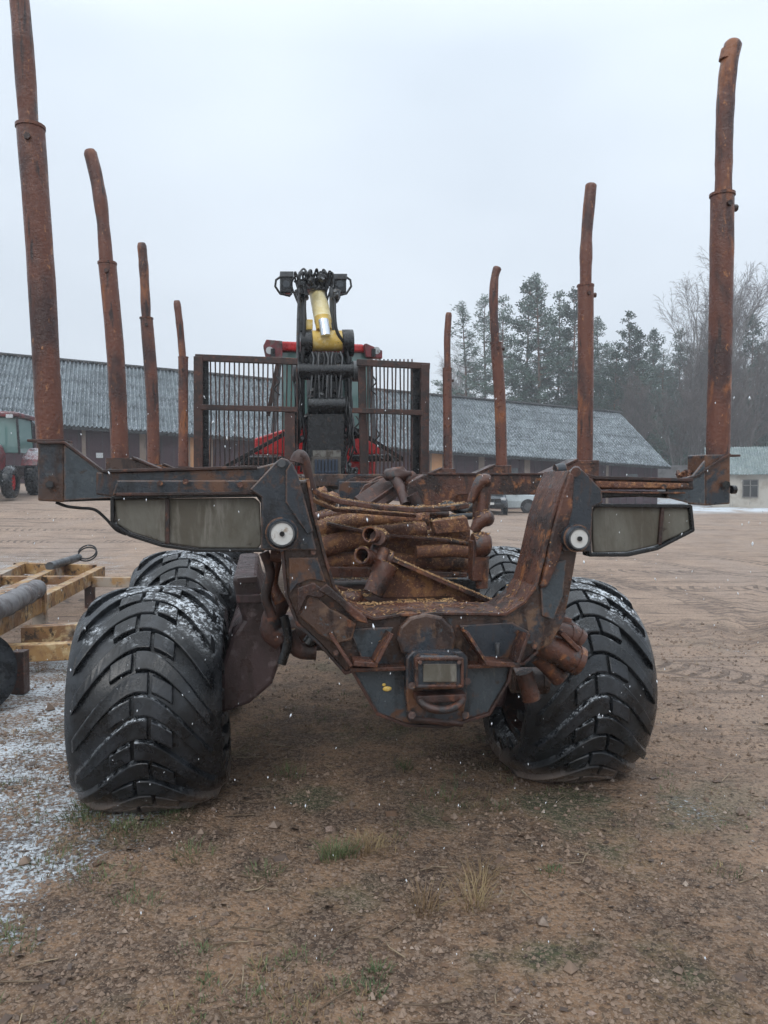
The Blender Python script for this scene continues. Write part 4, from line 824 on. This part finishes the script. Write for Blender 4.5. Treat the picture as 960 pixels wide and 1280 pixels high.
# ------------------------------------------------------------------ tractor, far left
def tractor():
    Y0 = 27.0; c_ = W(0, 620, Y0); zg = .98
    t = thing('tractor', 'red tractor with snow on its bonnet and big rear tyres at the far left edge', 'tractor', Matrix.Translation((c_.x, c_.y, zg)) @ Matrix.Rotation(R(8), 4, 'Z'))
    o = lambda nm, mb, m, bev=.02, pa=None: obj(nm, mb, m, pa or t, bev=bev)
    mb = MB(); mb.box((0, .2, .9), (.5, 3.2, .5)); o('chassis', mb, M['black'])
    mb = MB(); mb.prism([(-.36,.95),(.36,.95),(.40,1.5),(.30,1.78),(-.30,1.78),(-.40,1.5)], -2.2, -.5); mb.prism([(-.32,1.78),(.32,1.78),(.2,1.86),(-.2,1.86)], -2.1, -.5); bn = o('bonnet', mb, M['red_pale'], .05)
    mb = MB(); mb.box((0,-2.21,1.35), (.5,.03,.5)); o('grille', mb, M['black'], .01, bn)
    for s in (-1, 1): mb = MB(); mb.cyl((s*.27,-2.2,1.62), (s*.27,-2.24,1.62), .08); o('headlight', mb, M['whiteish'], .005, bn)
    mb = MB(); mb.prism([(-.85,1.55),(.85,1.55),(.78,2.78),(-.78,2.78)], -.5, 1.0); cg = o('cab_glass', mb, M['glass'], .03)
    for x in (-.8, .8):
        for y in (-.52, 1.02): mb = MB(); mb.beam((x*1.05,y,1.5), (x*.97,y,2.8), .07, .07); o('cab_post', mb, M['black'], .01, cg)
    mb = MB(); mb.box((0,.25,2.86), (1.8,1.85,.14)); mb.box((0,.25,2.95), (1.5,1.6,.06)); o('cab_roof', mb, M['red_pale'], .04)
    for s in (-1, 1): mb = MB(); mb.box((s*.6,-.72,2.8), (.22,.08,.12)); o('roof_light', mb, M['whiteish'], .01)
    mb = MB(); mb.tube([(.25,-1.0,1.8),(.25,-1.0,2.5)], .04, 10); o('exhaust', mb, M['black'], 0)
    for s in (-1, 1):
        mb = make_tyre(.5, .80, .42, .02, 20, 0, .05); mb.xf(Matrix.Translation((s*1.0,.8,.80))); w_ = o('rear_wheel', mb, M['tyre'], 0)
        mb = MB(); mb.cyl((s*.9,.8,.8),(s*1.08,.8,.8), .44); o('rim', mb, M['red'], .01, w_)
        mb = make_tyre(.36, .55, .3, .02, 18, 0, .03); mb.xf(Matrix.Translation((s*.85,-1.55,.54))); w_ = o('front_wheel', mb, M['tyre'], 0)
        mb = MB(); mb.cyl((s*.75,-1.55,.55),(s*.92,-1.55,.55), .32); o('rim', mb, M['red'], .01, w_)
        mb = MB(); q = [(.95*math.cos(a), .95*math.sin(a)) for a in [R(20)+R(140)*i/10 for i in range(11)]]
        mb.add([(s*x, .8+cx, .8+cz) for cx, cz in q for x in (.75, 1.28)], [(2*i, 2*i+1, 2*i+3, 2*i+2) for i in range(10)]); f_ = o('mudguard', mb, M['red_pale'], 0); sm = f_.modifiers.new('thick', 'SOLIDIFY'); sm.thickness = .03
    mb = MB(); mb.cyl((-.8,-1.55,.55),(.8,-1.55,.55), .1); o('front_axle', mb, M['black'], .01)
    mb = MB(); mb.box((0,-2.5,.8), (1.1,.35,.35)); mb.box((0,-2.4,.5),(.7,.2,.3)); o('front_weights', mb, M['black'])
tractor()
# ------------------------------------------------------------------ cars
def car(loc, rz, body, label, tall=1.7, snow_m=None):
    t = thing('parked_car', label, 'car', Matrix.Translation(loc) @ Matrix.Rotation(rz, 4, 'Z'), 'cars parked in front of the barn')
    o = lambda nm, mb, m, bev=.02, pa=None: obj(nm, mb, m, pa or t, bev=bev)
    Lh, Wh = 2.25, .90                                       # local +x is the front
    stn = [(-2.25,.55,.95,.80),(-2.15,.38,1.02,.86),(-1.2,.3,1.04,.9),(0,.28,1.03,.9),(.9,.28,1.02,.9),(1.3,.3,1.0,.89),(2.05,.36,.88,.84),(2.22,.45,.72,.74)]
    mb = MB(); vs = []
    for x, z0, z1, wy in stn: vs += [(x,-wy,z0),(x,-wy*1.02,(z0+z1)/2),(x,-wy*.93,z1),(x,0,z1+.05),(x,wy*.93,z1),(x,wy*1.02,(z0+z1)/2),(x,wy,z0)]
    n = 7; fs = [(i*n+k, i*n+k+1, (i+1)*n+k+1, (i+1)*n+k) for i in range(len(stn)-1) for k in range(n-1)]+[(i*n, (i+1)*n, (i+1)*n+6, i*n+6) for i in range(len(stn)-1)]
    fs += [tuple(range(6,-1,-1)), tuple(range((len(stn)-1)*n, len(stn)*n))]
    mb.add(vs, fs); o('body', mb, body, .04)
    gh = [(-1.95,1.0),(-1.5,tall-.06),(-1.2,tall),(.2,tall-.01),(.5,tall-.08),(1.15,1.0)]
    mb = MB(); mb.add([(x, s*(.86-(z-1)*.22), z) for s in (-1,1) for x, z in gh], [tuple(range(6)), tuple(range(11,5,-1))]+[(i, i+6, (i+1) % 6+6, (i+1) % 6) for i in range(6)]); gs = o('window_glass', mb, M['dkglass'], .03)
    mb = MB(); mb.add([(x, s*y, z) for s in (-1,1) for x, y, z in ((-1.5,.74,tall-.05),(-1.2,.72,tall+.015),(.2,.72,tall+.01),(.5,.73,tall-.06))], [(0,1,2,3),(7,6,5,4),(0,4,5,1),(1,5,6,2),(2,6,7,3)]); o('roof', mb, snow_m or body, .03)
    for x in (-1.45,-.45,.62):
        for s in (-1,1): mb = MB(); mb.beam((x,s*.87,1.0),(x*.85-.05,s*.72,tall-.02), .07, .05); o('pillar', mb, body, .01, gs)
    for x in (-1.38, 1.38):
        for s in (-1, 1):
            mb = MB(); mb.tube([(x,s*.70,.34),(x,s*.72,.34),(x,s*.90,.34),(x,s*.92,.34)], [.30,.34,.34,.30], 24); wh = o('wheel', mb, M['tyre'], 0)
            mb = MB(); mb.cyl((x,s*.90,.34),(x,s*.935,.34), .21, n=20)
            o('rim', mb, M['grey_st'], .01, wh)
            mb = MB(); mb.cyl((x,s*.86,.36),(x,s*.915,.36), .40, n=24); o('wheel_arch', mb, M['black'], 0)
    mb = MB(); mb.box((2.2,0,.72), (.08,1.15,.16)); o('grille', mb, M['black'], .01)
    mb = MB(); mb.box((2.22,0,.50), (.10,1.5,.14)); o('bumper', mb, M['black'], .02)
    for s in (-1, 1):
        mb = MB(); mb.box((2.13,s*.68,.78), (.14,.26,.14)); o('headlight', mb, M['whiteish'], .02)
        mb = MB(); mb.box((-2.2,s*.7,.85), (.08,.2,.25)); o('tail_light', mb, M['red'], .02)
        mb = MB(); mb.box((.75,s*.99,1.05), (.1,.16,.13)); o('mirror', mb, body, .02)
    if snow_m:
        mb = MB(); mb.add([(x, s*y, z) for s in (-1,1) for x, y, z in ((1.1,.72,1.065),(1.9,.68,1.0),(1.9,.68,.97),(1.1,.72,1.03))] , [(0,1,5,4),(1,2,6,5),(2,3,7,6),(3,0,4,7),(0,3,2,1),(4,5,6,7)]); o('snow_cover', mb, snow_m, .02)
    mb = MB(); mb.box((2.275,0,.56), (.02,.5,.11)); o('number_plate', mb, M['white_cap'], .002)
SN = mat('fresh_snow', (.75, .79, .84), (), (.7, .8), .3, 20)
cz = -.2
c1 = W(611, 645, 39.5); c1 = W(612, 645, 39); car((c1.x, 39.5, gz(c1.x, 39.5)-.02), R(-97), mat('dark_car_paint', (.035,.045,.055), (), (.2,.35), 0), 'dark SUV with snow-covered bonnet facing the camera, left of the silver car', 1.7, SN)
c2 = W(663, 645, 39); c2 = W(628, 645, 42.5); car((c2.x, 42.5, gz(c2.x, 42.5)-.02), R(-10), mat('silver_car_paint', (.36,.41,.43), (), (.2,.35), 0), 'silver-grey car with a light dusting of snow, parked rightmost before the barn', 1.6, None)
c3 = W(537, 640, 43); car((c3.x, 45, gz(c3.x, 45)-.02), R(-90), mat('white_car_paint', (.62,.66,.7), (), (.2,.35), 0), 'white car with snowy roof mostly hidden behind the rusty pile', 1.55, SN)
# ------------------------------------------------------------------ trees
bark_pine = mat('pine_bark', (.11, .065, .045), [((.20, .10, .055), 1.2, .45, .65), ((.06, .045, .04), 4, .5, .62)], (.7,.9), .4, 8)
bark_grey = mat('grey_bark', (.085, .075, .07), [((.14, .13, .125), 3, .5, .65)], (.7,.9), .2, 8)
bark_birch = mat('birch_bark', (.26, .25, .24), [((.07, .06, .055), 2.5, .55, .62, (1,1,3))], (.7,.9), .2, 8)
twig_mat = mat('twigs', (.095, .076, .070), [((.15, .125, .115), .8, .45, .6)], (.8,.9), 0)
def leaf_mat(name, a, b):
    t = NT(name); c = t.mix(t.rng(t.noise(.9, 4), .35, .65), a, b); c = t.mix(t.math('MULTIPLY', t.rng(t.noise(6, 4, .7), .56, .64), .55), c, (.42, .47, .50)); t.l(c, t.b.inputs['Base Color']); t.b.inputs['Roughness'].default_value = .7; return t.m
needles = leaf_mat('pine_needles', (.022, .052, .034), (.042, .082, .052))
def clump(mb, c, r, n, g):
    vs = []; fs = []
    for i in range(n):
        d = Vector((g.gauss(0,1), g.gauss(0,1), g.gauss(0,.7))); d = d.normalized()*(r*g.random()**.5); p = c+d
        a = Vector((g.gauss(0,1), g.gauss(0,1), g.gauss(.4,.7))).normalized()*(.16+.16*g.random()); b = a.orthogonal().normalized()*(.05+.05*g.random())
        k = len(vs); vs += [p-b, p+b, p+a+b*.3, p+a-b*.3]; fs.append((k,k+1,k+2,k+3))
    mb.add(vs, fs)
def pine(seed, H=22, c0=.38, spread=2.9):
    spread *= 1.35; c0 *= .85
    g = random.Random(seed); tr = MB(); cr = MB(); lean = Vector((g.uniform(-.5,.5), g.uniform(-.5,.5), 0))
    ctr = lambda z: Vector((lean.x*(z/H)**2+.12*math.sin(z*.5+seed), lean.y*(z/H)**2, z))
    tr.tube([ctr(H*i/14) for i in range(15)], [.24*(1-i/14.5)+.02 for i in range(15)], 8)
    z = H*c0
    while z < H*.99:
        f = (z/H-c0)/(1-c0); ln = spread*(1-f**1.8)*(.55+.45*min(1, f*5))+.25
        for k in range(g.randint(3, 5)):
            if g.random() < .22: continue
            a = g.random()*6.283; l = ln*g.uniform(.55, 1.15); tip = Vector((math.cos(a)*l, math.sin(a)*l, l*(.15+.45*f)+g.uniform(-.3,.3))); b0 = ctr(z)
            tr.tube([b0, b0+tip*.5+Vector((0,0,-.08*l)), b0+tip], [.05,.03,.012], 4, False)
            m = max(2, int(l*2.3))
            for j in range(m):
                q = b0+tip*(.35+.65*(j+g.random())/m)+Vector((g.gauss(0,.22), g.gauss(0,.22), g.gauss(.05,.14))); clump(cr, q, .46, 17, g)
        z += H*.020*(1+.8*g.random())
    clump(cr, ctr(H), .4, 20, g)
    return tr, cr
def bare(seed, H=17, birch=False, multi=3, dens=1.0):
    g = random.Random(seed); tr = MB(); tw = MB()
    def grow(p, d, l, r, lev):
        n = 4; pts = [p]; q = p.copy(); dd = d.copy()
        for i in range(n):
            dd = (dd+Vector((g.gauss(0,.06), g.gauss(0,.06), .05 if lev < 3 else (-.12 if birch else 0)))).normalized(); q = q+dd*l/n; pts.append(q.copy())
        (tr if lev < 2 else tw).tube(pts, [r*(1-.7*i/n) for i in range(n+1)], 5 if lev < 2 else 3, False)
        if lev >= 4: return
        kids = int({0: 11, 1: 8, 2: 6, 3: 4}[lev]*dens)
        for i in range(kids):
            f = .25+.75*(i+g.random())/kids if lev else .22+.76*(i+g.random())/kids
            k = min(n-1, int(f*n)); b = pts[k].lerp(pts[k+1], f*n-k); a = g.random()*6.283
            sd = dd.orthogonal().normalized(); sd = Matrix.Rotation(a, 3, dd) @ sd; nd = (dd*g.uniform(.9,1.4)+sd*g.uniform(.3,.65)).normalized()
            grow(b, nd, l*g.uniform(.32,.5)*(1.0 if lev else (1.15-f*.6)), max(r*.42*(1-.4*f), .012), lev+1)
    for m in range(multi):
        a = g.random()*6.283; grow(Vector((.3*m*math.cos(a), .3*m*math.sin(a), 0)), Vector((.055*math.cos(a)*m, .08*math.sin(a), 1)).normalized(), H*g.uniform(.85,1), .16, 0)
    return tr, tw
def make_tree(kind, parts, names, mats, label, cat, group):
    t = thing(kind, label, cat, None, group)
    for nm, p, m in zip(names, parts, mats): obj(nm, p, m, t)
    return t
protos = {}
def tree(proto, build, px, Y, H, H0, label, cat, group, rz=None, kind='tree'):
    if proto not in protos: protos[proto] = build(label, cat, group); o = protos[proto]
    else: o = copy_tree(protos[proto])
    x = (px-480)/F*Y; o.location = (x, Y, gz(x, Y)-.05); s = H/H0; o.scale = (s*rnd.uniform(.95,1.1), s*rnd.uniform(.95,1.1), s); o.rotation_euler = (0, 0, rnd.random()*6.28 if rz is None else rz)
    o['label'] = label; o['category'] = cat; o['group'] = group; return o
GPN = 'pines standing behind the barn'
PB = [lambda l, c, g, s=s: make_tree('pine_tree', pine(s, 22, *q), ('trunk','crown'), (bark_pine, needles), l, c, g) for s, q in ((1,(.36,3.0)),(2,(.42,2.6)),(3,(.30,2.8)))]
def topH(py, Y): return CAMZ+(600-py)/F*Y-1
pines = [(583,372,78,0,'leftmost pine behind the barn roof, partly bare low down'),(605,364,84,1,'slim pine between the leftmost pine and the tall middle pines'),(628,362,74,2,'bushy pine beside the third right-hand stake'),
 (655,346,80,1,'tall pine just left of the tallest pine'),(674,337,75,0,'tallest pine of the group with a thick reddish trunk'),(697,362,84,2,'pine immediately right of the tallest pine'),(716,356,78,1,'narrow pine just left of the second right-hand stake'),
 (748,395,92,0,'shorter pale pine right of the second right-hand stake'),(782,384,80,2,'separate pine standing above the right end of the barn roof'),(812,412,95,0,'low pine left of the birches'),(846,408,88,1,'pine half hidden in front of the left birch'),
 (765,428,74,1,'small dark pine in front of the separate pine'),(800,440,72,0,'dark low pine over the right corner of the barn roof'),(828,430,80,2,'dense pine between the barn corner and the birches'),(882,425,76,2,'pine directly behind the rear right stake'),(915,440,78,1,'low pine just right of the rear right stake'),
 (938,392,84,0,'pine at the right edge beyond the rear right stake'),(968,400,90,2,'pine cut off by the right edge of the picture')]
for px, py, Y, v, lab in pines: tree('pine%d' % v, PB[v], px, Y, topH(py, Y), 22, lab, 'pine tree', GPN)
BB = lambda l, c, g: make_tree('birch_tree', bare(11, 20, True, 4, 1.0), ('trunk','twigs'), (bark_birch, twig_mat), l, c, g)
for px, py, Y, lab in ((868,372,78,'tall bare birch just left of the rear right stake'),(915,362,84,'tall bare birch just right of the rear right stake'),(578,455,110,'faint bare birch behind the leftmost pines')): tree('birch', BB, px, Y, topH(py, Y)*1.0, 20, lab, 'birch tree', 'bare birches above the forest')
GBT = 'bare leafless trees at the forest edge'
B2 = [lambda l, c, g, s=s: make_tree('bare_tree', bare(s, 14, False, 4, 1.05), ('trunk','twigs'), (bark_grey, twig_mat), l, c, g) for s in (21, 22)]
for i, (px, py, Y) in enumerate(((790,470,70),(850,470,66),(872,450,74),(925,430,72),(970,420,74),(905,465,64))):
    tree('bare%d' % (i % 2), B2[i % 2], px, Y, topH(py, Y), 15, 'bare grey-brown leafless tree in the dense forest edge right of the barn', 'bare tree', GBT)
for i in range(26):
    px = 715+i*11.5; tree('pine%d' % (i % 3), PB[i % 3], px, 80+rnd.random()*26, 12+rnd.random()*6, 22, 'hazy dark pine deep in the forest beyond the bare trees', 'pine tree', 'hazy pines deep in the forest')
def woodland():
    g = random.Random(4); a = MB()
    for i in range(1900):
        Y = g.uniform(84, 118); px = g.uniform(725, 1060) if g.random() < .85 else g.uniform(560, 730); x = (px-480)/F*Y; z0 = gz(x, Y); h = g.uniform(4, 12.5); b = Vector((x, Y, z0+g.uniform(-1, 5)))
        d = Vector((g.gauss(0,.5), g.gauss(0,.5), 1)); a.tube([b, b+d*h*.5, b+d*h*.8+Vector((g.gauss(0,.5),0,0))], [.05,.035,.012], 3, False)
    obj('woodland', a, twig_mat, kind='stuff', label='tangled grey-brown undergrowth filling the forest behind the barn', cat='woodland')
    b = MB()
    for i in range(1500):
        Y = g.uniform(74, 112); px = g.uniform(700, 1060); x = (px-480)/F*Y; clump(b, Vector((x, Y, gz(x, Y)+g.uniform(.5, 13)*g.uniform(.3,1))), g.uniform(.7, 1.5), 36, g)
    obj('young_conifers', b, needles, kind='stuff', label='dark young conifers massed low in the forest right of the barn', cat='conifer thicket')
woodland()
# ------------------------------------------------------------------ ground litter
def scatter():
    g = random.Random(12); st = MB(); 
    base = [(1,0,0),(-1,0,0),(0,1,0),(0,-1,0),(0,0,1),(0,0,-1)]; bf = [(0,2,4),(2,1,4),(1,3,4),(3,0,4),(2,0,5),(1,2,5),(3,1,5),(0,3,5)]
    for i in range(15000):
        y = 2.0+6.5*g.random()**1.6; x = g.uniform(-.62, .62)*y*1.1; s = .003+.006*g.random()**3*1.6; s *= .7+y*.12
        if g.random() < .012: s *= 2.6
        q = [Vector(b)*s*g.uniform(.6,1.25) for b in base]; rz = g.random()*6; ro = Matrix.Rotation(rz, 3, 'Z'); p = Vector((x, y, gz(x, y)+s*.25)); st.add([ro @ v+p for v in q], bf)
    obj('gravel', st, mat('gravel_stones', (.25,.175,.125), [((.13,.09,.065), 2, .4, .6), ((.36,.29,.24), 3, .55, .68)], (.5,.8), 0), kind='stuff', label='small brown stones and clods scattered over the ground', cat='gravel')
    gr = MB(); dry = MB()
    def tuft(x, y, n, h, mb, sp=.05):
        for k in range(n):
            a = g.random()*6.283; r = g.random()**.7*sp; bx, by = x+r*math.cos(a), y+r*math.sin(a); bz = gz(bx, by); l = h*g.uniform(.4,1.1); d = Vector((math.cos(a)*.5+g.gauss(0,.35), math.sin(a)*.5+g.gauss(0,.35), 1.0)).normalized()
            w_ = Vector((-d.y, d.x, 0)).normalized()*.0017; b0 = Vector((bx,by,bz)); m_ = b0+d*l*.55; e = b0+d*l+Vector((d.x,d.y,-.35))*l*.35
            mb.add([b0-w_, b0+w_, m_+w_*.8, m_-w_*.8, e], [(0,1,2,3),(3,2,4)])
    for px, py, n, h, sp, k in ((415,1075,70,.11,.05,0),(432,1070,60,.10,.05,0),(590,1130,60,.16,.07,1),(530,1135,60,.15,.06,1),(600,1100,50,.13,.06,1),(455,1065,60,.12,.06,1),(470,1215,60,.04,.05,0),(255,1225,40,.03,.05,0),
        (505,960,60,.07,.06,0),(360,970,70,.08,.10,0),(100,1030,120,.05,.12,0),(160,1040,160,.06,.14,0),(110,1015,140,.06,.12,0),(215,1020,90,.05,.10,0),(60,1080,90,.04,.14,0),(130,1100,110,.035,.16,0),(560,1000,90,.05,.2,0),(470,1060,90,.04,.14,1),(240,1070,70,.06,.09,0),(330,1090,60,.05,.08,0),(690,1090,60,.03,.05,0),(620,1010,40,.05,.07,0),(250,1190,50,.03,.08,0),(170,1130,60,.04,.1,0),(360,1200,40,.03,.06,0),(10,1190,60,.05,.1,0),(5,1170,60,.05,.08,0),(465,1240,60,.03,.05,0)):
        p = G(px, py, 0); tuft(p.x, p.y, n, h, (gr, dry)[k], sp)
    for i in range(1300):
        y = 2.1+4.5*g.random()**1.4; x = g.uniform(-.56, .25 if g.random() < .85 else .56)*y; m_ = mnoise.noise(Vector((x*.9, y*.9, 8)))
        if m_ > -.05+.1*g.random(): tuft(x, y, g.randint(4, 14), g.uniform(.02,.05), gr if g.random() < .45 else dry, .05)
    obj('grass', gr, mat('dull_green_grass', (.055,.085,.03), [((.10,.12,.045), 5, .4, .6)], (.6,.8), 0), kind='stuff', label='sparse dull green grass on the soil in front of the machine', cat='grass')
    obj('dry_grass', dry, mat('dry_straw_grass', (.26,.19,.095), [((.16,.10,.05), 5, .4, .6)], (.6,.8), 0), kind='stuff', label='dry straw-coloured grass stalks on the soil', cat='grass')
    lf = MB()
    for i in range(900):
        y = 2.1+4.0*g.random()**1.3; x = g.uniform(-.56,.56)*y; s = g.uniform(.006,.013)*(2.2 if g.random() < .08 else 1); a = g.random()*6.28; z = gz(x, y)+.006; ti = g.uniform(-.5,.5)
        q = [Vector((math.cos(t)*s*(1 if k % 2 else .6)*1.5, math.sin(t)*s*(1 if k % 2 else .6), math.sin(t+a)*s*ti)) for k, t in enumerate([2*math.pi*j/8 for j in range(8)])]; ro = Matrix.Rotation(a, 3, 'Z'); lf.add([ro @ v+Vector((x,y,z)) for v in q], [tuple(range(8))])
    obj('leaf_litter', lf, mat('dead_leaves', (.13,.075,.045), [((.06,.04,.03), 3, .4, .6), ((.28,.2,.16), 7, .58, .66)], (.5,.7), 0), kind='stuff', label='curled dead leaves and bark chips on the soil', cat='leaf litter')
    tg = MB()
    for i in range(260):
        y = 2.1+4.2*g.random()**1.2; x = g.uniform(-.56,.56)*y; a = g.random()*6.28; l = g.uniform(.04,.16); d = Vector((math.cos(a), math.sin(a), 0)); p0 = Vector((x, y, 0)); ps = [p0, p0+d*l*.5+Vector((g.gauss(0,.008), g.gauss(0,.008), 0)), p0+d*l]
        tg.tube([Vector((q.x, q.y, gz(q.x, q.y)+.006+g.random()*.006)) for q in ps], g.uniform(.0012,.003), 4, False)
    obj('fallen_twigs', tg, mat('twig_litter', (.12,.08,.05), [((.30,.23,.15), 2, .5, .6)], (.6,.8), 0), kind='stuff', label='thin fallen twigs and straw lying on the soil', cat='twigs')
    sw = MB()
    for i in range(900):
        y = 1.4+8*g.random()**1.3; x = g.uniform(-.55,.55)*y; z = CAMZ+(g.uniform(-.66,.12))*y
        if z < .05: continue
        s = g.uniform(.0009,.0022)*(.7+.16*y)*(1.9 if g.random() < .12 else 1); ax_ = Vector((g.gauss(0,.25), g.gauss(0,.2), 1)).normalized()
        ro = ax_.to_track_quat('Z','Y').to_matrix(); sw.add([ro @ Vector((b[0]*s*.8, b[1]*s*.6, b[2]*s*1.9))+Vector((x,y,z)) for b in base], bf, True)
    obj('snowflakes', sw, SN, kind='stuff', label='wet snowflakes falling in the air around the machine', cat='snow')
scatter()
def chips():                                            # bark and needle litter settled on the load bed
    g = random.Random(31); bpy.context.view_layer.update(); dg = bpy.context.evaluated_depsgraph_get(); mb = MB(); n = 0
    for i in range(9000):
        lx, ly = g.uniform(-.62, .62), g.uniform(-.16, 1.25); o = MM @ Vector((lx, ly, 1.66)); hit, p, nr, _, ob, _ = sc.ray_cast(dg, o, Vector((0, 0, -1)), distance=.9)
        if not hit or p.z < .93 or ob.name.startswith('tyre') or nr.z < .45: continue
        if (ly < .17 or lx > .5) and g.random() < .88: continue
        l, wd_ = g.uniform(.006, .022), g.uniform(.002, .005); m = nr.to_track_quat('Z', 'Y').to_matrix() @ Matrix.Rotation(g.random()*6.28, 3, 'Z') @ Matrix.Rotation(g.uniform(-.5, .5), 3, 'Y')
        mb.box(p+nr*.003, (l, wd_, .002), m); n += 1
    obj('bark_litter', mb, mat('bark_chips', (.34,.19,.085), [((.55,.37,.18), 30, .5, .6), ((.12,.06,.03), 17, .52, .62)], (.5,.8), 0), kind='stuff', label='orange-tan bark chips and needles littering the rusty load bed', cat='bark litter')
chips()
# ------------------------------------------------------------------ haze
hz = MB(); hz.box((0, 62, 17), (240, 160, 42)); ho = obj('haze', hz, None, label='thin wintry haze over the yard and forest', cat='haze'); ho['kind'] = 'stuff'
hm = bpy.data.materials.new('haze'); hm.use_nodes = True; hm.node_tree.nodes.clear(); a = hm.node_tree.nodes.new('ShaderNodeOutputMaterial'); b = hm.node_tree.nodes.new('ShaderNodeVolumePrincipled')
b.inputs['Color'].default_value = (.93,.96,1,1); b.inputs['Density'].default_value = .0021; b.inputs['Anisotropy'].default_value = .2
hm.node_tree.links.new(b.outputs[0], a.inputs['Volume']); ho.data.materials.append(hm)
